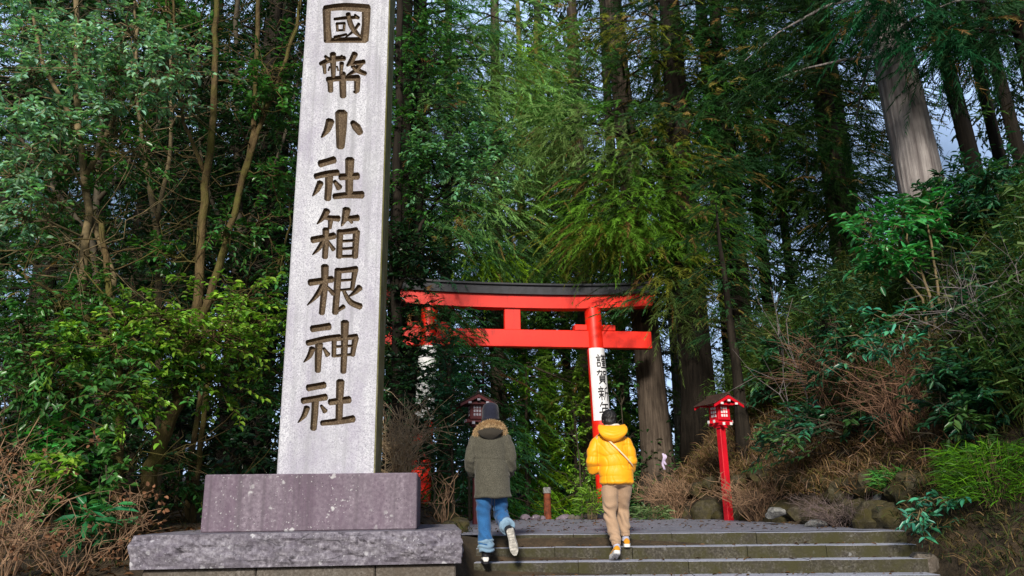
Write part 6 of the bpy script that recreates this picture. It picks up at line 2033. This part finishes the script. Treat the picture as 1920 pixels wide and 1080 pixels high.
# a few fallen needles and leaves on the paving and treads
X_ = rng.uniform(-0.5, 4.3, 420); Y_ = rng.uniform(9.9, 16, 420)
zz = floor_z(Y_) + 0.018
kk_ = rng.integers(1, 4, 150)
X2 = rng.uniform(-0.4, 4.3, 150); Y2 = 9.7 - 0.35 * kk_ + 0.08 * (2.1 - X2) + rng.uniform(0.06, 0.3, 150)
X_, Y_, zz = np.concatenate([X_, X2]), np.concatenate([Y_, Y2]), np.concatenate([zz, -0.133 * kk_ + 0.012])
n = len(X_); a = rng.uniform(0, 2 * PI, n); L = rng.uniform(0.03, 0.075, n)
v, f, c = leaf_arrays(np.stack([X_, Y_, zz], 1), np.stack([np.cos(a), np.sin(a), rng.normal(0, 0.15, n)], 1), norm(np.stack([rng.normal(0, 0.3, n), rng.normal(0, 0.3, n), np.ones(n)], 1)), L, L * 0.4, np.array([[0.14, 0.08, 0.035]]) * rng.uniform(0.4, 1.5, (n, 1)))
tag(cloud_mesh("fallen_leaves", v, f, c, M["dry"]), "sparse brown fallen leaves on the paving and steps", kind="stuff")
# undergrowth in the hollow beyond the gateway
X_ = rng.uniform(-9, 5, 2600); Y_ = rng.uniform(19.5, 34, 2600)
k = (np.abs(X_ - 0.2) > 1.5) | (Y_ > 29)
X_, Y_ = X_[k], Y_[k]
pts = np.stack([X_, Y_, terrain(X_, Y_)], 1)
n = len(pts)
pos = np.repeat(pts, 7, 0) + rng.normal(0, 0.35, (n * 7, 3)) * np.array([1, 1, 0.0]) + np.array([0, 0, 1.0]) * np.abs(rng.normal(0, 0.55, (n * 7, 1)))
a = rng.uniform(0, 2 * PI, len(pos))
L = rng.uniform(0.10, 0.2, len(pos))
C = np.array([[0.022, 0.05, 0.018]]) * rng.uniform(0.5, 1.8, (len(pos), 1))
v, f, c = leaf_arrays(pos, np.stack([np.cos(a), np.sin(a), rng.normal(0, 0.4, len(a))], 1), norm(np.stack([rng.normal(0, 0.5, len(a)), rng.normal(0, 0.5, len(a)), np.ones(len(a))], 1)), L, L * 0.45, C)
tag(cloud_mesh("undergrowth", v, f, c, M["leaf"]), "dark leafy undergrowth in the hollow beyond the gateway", kind="stuff")


# fern-like bright clumps
def grass_clump(name, label, base, n, h, cols, spread, w=0.016):
    base = Vector(base)
    t_ = rng.uniform(0, 2 * PI, n); q = rng.random(n) ** 0.5
    P = np.stack([np.cos(t_) * q * spread, np.sin(t_) * q * spread, rng.uniform(0.0, 0.75, n) * h], 1)
    D = np.stack([np.cos(t_) * 0.8 + rng.normal(0, 0.5, n), np.sin(t_) * 0.8 + rng.normal(0, 0.5, n), rng.uniform(-0.1, 0.9, n)], 1)
    C = np.array(cols)[rng.integers(0, len(cols), n)] * rng.uniform(0.5, 1.4, (n, 1))
    v, f, c = blade_arrays(P, D, rng.uniform(0.12, 0.26, n), np.full(n, w), C * 0.8, C * 1.25, droop=0.35, seg=2)
    t = empty(name, base, 0, label, "plant")
    cloud_mesh("foliage", v, f, c, M["grass"], t)
    mb = MB()
    for i in range(26):
        a = random.uniform(0, 2 * PI); rr_ = spread * random.random() * 0.8
        mb.tube([(rr_ * 0.5 * math.cos(a), rr_ * 0.5 * math.sin(a), -0.1), (rr_ * math.cos(a), rr_ * math.sin(a), h * random.uniform(0.5, 0.9))], [0.005, 0.002], 4, cap=False)
    mb.build("stem", M["twig"], t)
    return t


grass_clump("fern_clump", "vivid green feathery fern clump on the bank near the picture's edge", gp(1880, 950, 8.6), 2600, 0.75, [(0.055, 0.14, 0.008), (0.08, 0.17, 0.01), (0.03, 0.085, 0.012)], 0.55, 0.010)
grass_clump("fern_clump", "small green fern tuft above the upright pale stone", gp(1690, 920, 10.3), 500, 0.35, [(0.03, 0.12, 0.03), (0.06, 0.14, 0.03)], 0.28)
grass_clump("bamboo_clump", "bright yellow green bamboo tuft behind the yellow jacket's sleeve", gp(1108, 930, 15.5) + Vector((0, 0, 0.2)), 420, 0.6, [(0.12, 0.20, 0.02), (0.08, 0.16, 0.02)], 0.25)
grass_clump("bamboo_clump", "pale striped bamboo grass tuft at the thick cedar's foot", gp(1222, 930, 15.2), 420, 0.4, [(0.12, 0.16, 0.09), (0.06, 0.10, 0.04)], 0.3)
# lilac ribbon hanging on the thick cedar's edge
rp = at(1243, 850, 17.4)
mb = MB()
for dx, L0, z in ((0.0, 0.34, 0.0), (0.035, 0.22, -0.02)):
    pr_ = [Vector((dx + 0.02 * math.sin(i * 0.9), 0.01 * math.cos(i * 1.3), z - L0 * i / 8)) for i in range(9)]
    v = []
    for i, q in enumerate(pr_):
        w_ = 0.026 * (1 - 0.4 * abs(i / 8 - 0.4))
        v += [q + Vector((-w_, 0.01 * math.sin(i), 0)), q + Vector((w_, -0.01 * math.sin(i), 0))]
    mb.add(v, [(2 * i, 2 * i + 1, 2 * i + 3, 2 * i + 2) for i in range(8)])
rb = mb.build("ribbon", simple("lilac_ribbon", (0.50, 0.42, 0.62), 0.6, 0.1, 8), None, smooth=0)
rb.location = rp
tag(rb, "pale lilac ribbon hanging at the thick cedar trunk behind the yellow jacket", "ribbon")
SKY_STRENGTH, SUN_ENERGY = 0.065, 5.0

# ------------------------------------------------------------------ light, sky, camera
SUN_EL, SUN_AZ = math.radians(28), math.radians(180 + 8)    # azimuth clockwise from +Y: behind the camera, slightly to the left
sd = Vector((math.sin(SUN_AZ) * math.cos(SUN_EL), math.cos(SUN_AZ) * math.cos(SUN_EL), math.sin(SUN_EL)))
w = bpy.data.worlds.new("World"); scene.world = w; w.use_nodes = True
nt = w.node_tree
bg = nt.nodes.get("Background") or nt.nodes.new("ShaderNodeBackground")
sky = nt.nodes.new("ShaderNodeTexSky"); sky.sky_type = "NISHITA"; sky.sun_disc = False
sky.sun_elevation = SUN_EL; sky.sun_rotation = SUN_AZ
sky.air_density = 1.0; sky.dust_density = 1.5; sky.ozone_density = 1.5
# thin bright cloud over the blue, as in the gaps of the canopy
tcw = nt.nodes.new("ShaderNodeTexCoord")
cn = nt.nodes.new("ShaderNodeTexNoise"); cn.inputs["Scale"].default_value = 5.0; cn.inputs["Detail"].default_value = 6.0
nt.links.new(tcw.outputs["Generated"], cn.inputs["Vector"])
cr = nt.nodes.new("ShaderNodeValToRGB"); cr.color_ramp.elements[0].position = 0.34; cr.color_ramp.elements[1].position = 0.58
nt.links.new(cn.outputs[0], cr.inputs[0])
cm_ = nt.nodes.new("ShaderNodeMix"); cm_.data_type = "RGBA"
sx_ = nt.nodes.new("ShaderNodeSeparateXYZ"); nt.links.new(tcw.outputs["Generated"], sx_.inputs[0])
hz = nt.nodes.new("ShaderNodeMapRange"); hz.interpolation_type = "SMOOTHSTEP"      # cloud glow raised ahead only, added to brighten the canopy gaps
hz.inputs[1].default_value = 0.35; hz.inputs[2].default_value = 0.8; hz.inputs[3].default_value = 0.25; hz.inputs[4].default_value = 1.0
nt.links.new(sx_.outputs["Y"], hz.inputs[0])
hm = nt.nodes.new("ShaderNodeMath"); hm.operation = "MULTIPLY"
nt.links.new(cr.outputs[0], hm.inputs[0]); nt.links.new(hz.outputs[0], hm.inputs[1])
nt.links.new(hm.outputs[0], cm_.inputs[0]); nt.links.new(sky.outputs[0], cm_.inputs[6]); cm_.inputs[7].default_value = (11.5, 15.5, 23.0, 1)
nt.links.new(cm_.outputs[2], bg.inputs[0])
bg.inputs[1].default_value = SKY_STRENGTH
ld = bpy.data.lights.new("sun", "SUN"); ld.energy = SUN_ENERGY; ld.angle = math.radians(9.0); ld.color = (1.0, 0.93, 0.80)
lo_ = bpy.data.objects.new("sun", ld); COL.objects.link(lo_)
lo_.rotation_euler = sd.to_track_quat("Z", "Y").to_euler()

cd = bpy.data.cameras.new("camera")
cd.sensor_fit = "HORIZONTAL"; cd.sensor_width = 36.0; cd.lens = F_PX / 1920 * 36.0
cd.clip_start = 0.05; cd.clip_end = 2000
cam = bpy.data.objects.new("camera", cd); COL.objects.link(cam)
R = Matrix((_rt, _up, -_fwd)).transposed().to_4x4(); R.translation = CAM
cam.matrix_world = R
scene.camera = cam

scene.view_settings.view_transform = "Standard"
scene.view_settings.look = "None"
scene.view_settings.exposure = 0
scene.view_settings.gamma = 1
scene.render.engine = "CYCLES"
scene.cycles.max_bounces = 6
scene.cycles.diffuse_bounces = 3
scene.cycles.glossy_bounces = 2
scene.cycles.transmission_bounces = 3
scene.cycles.use_denoising = True
scene.cycles.sample_clamp_indirect = 4
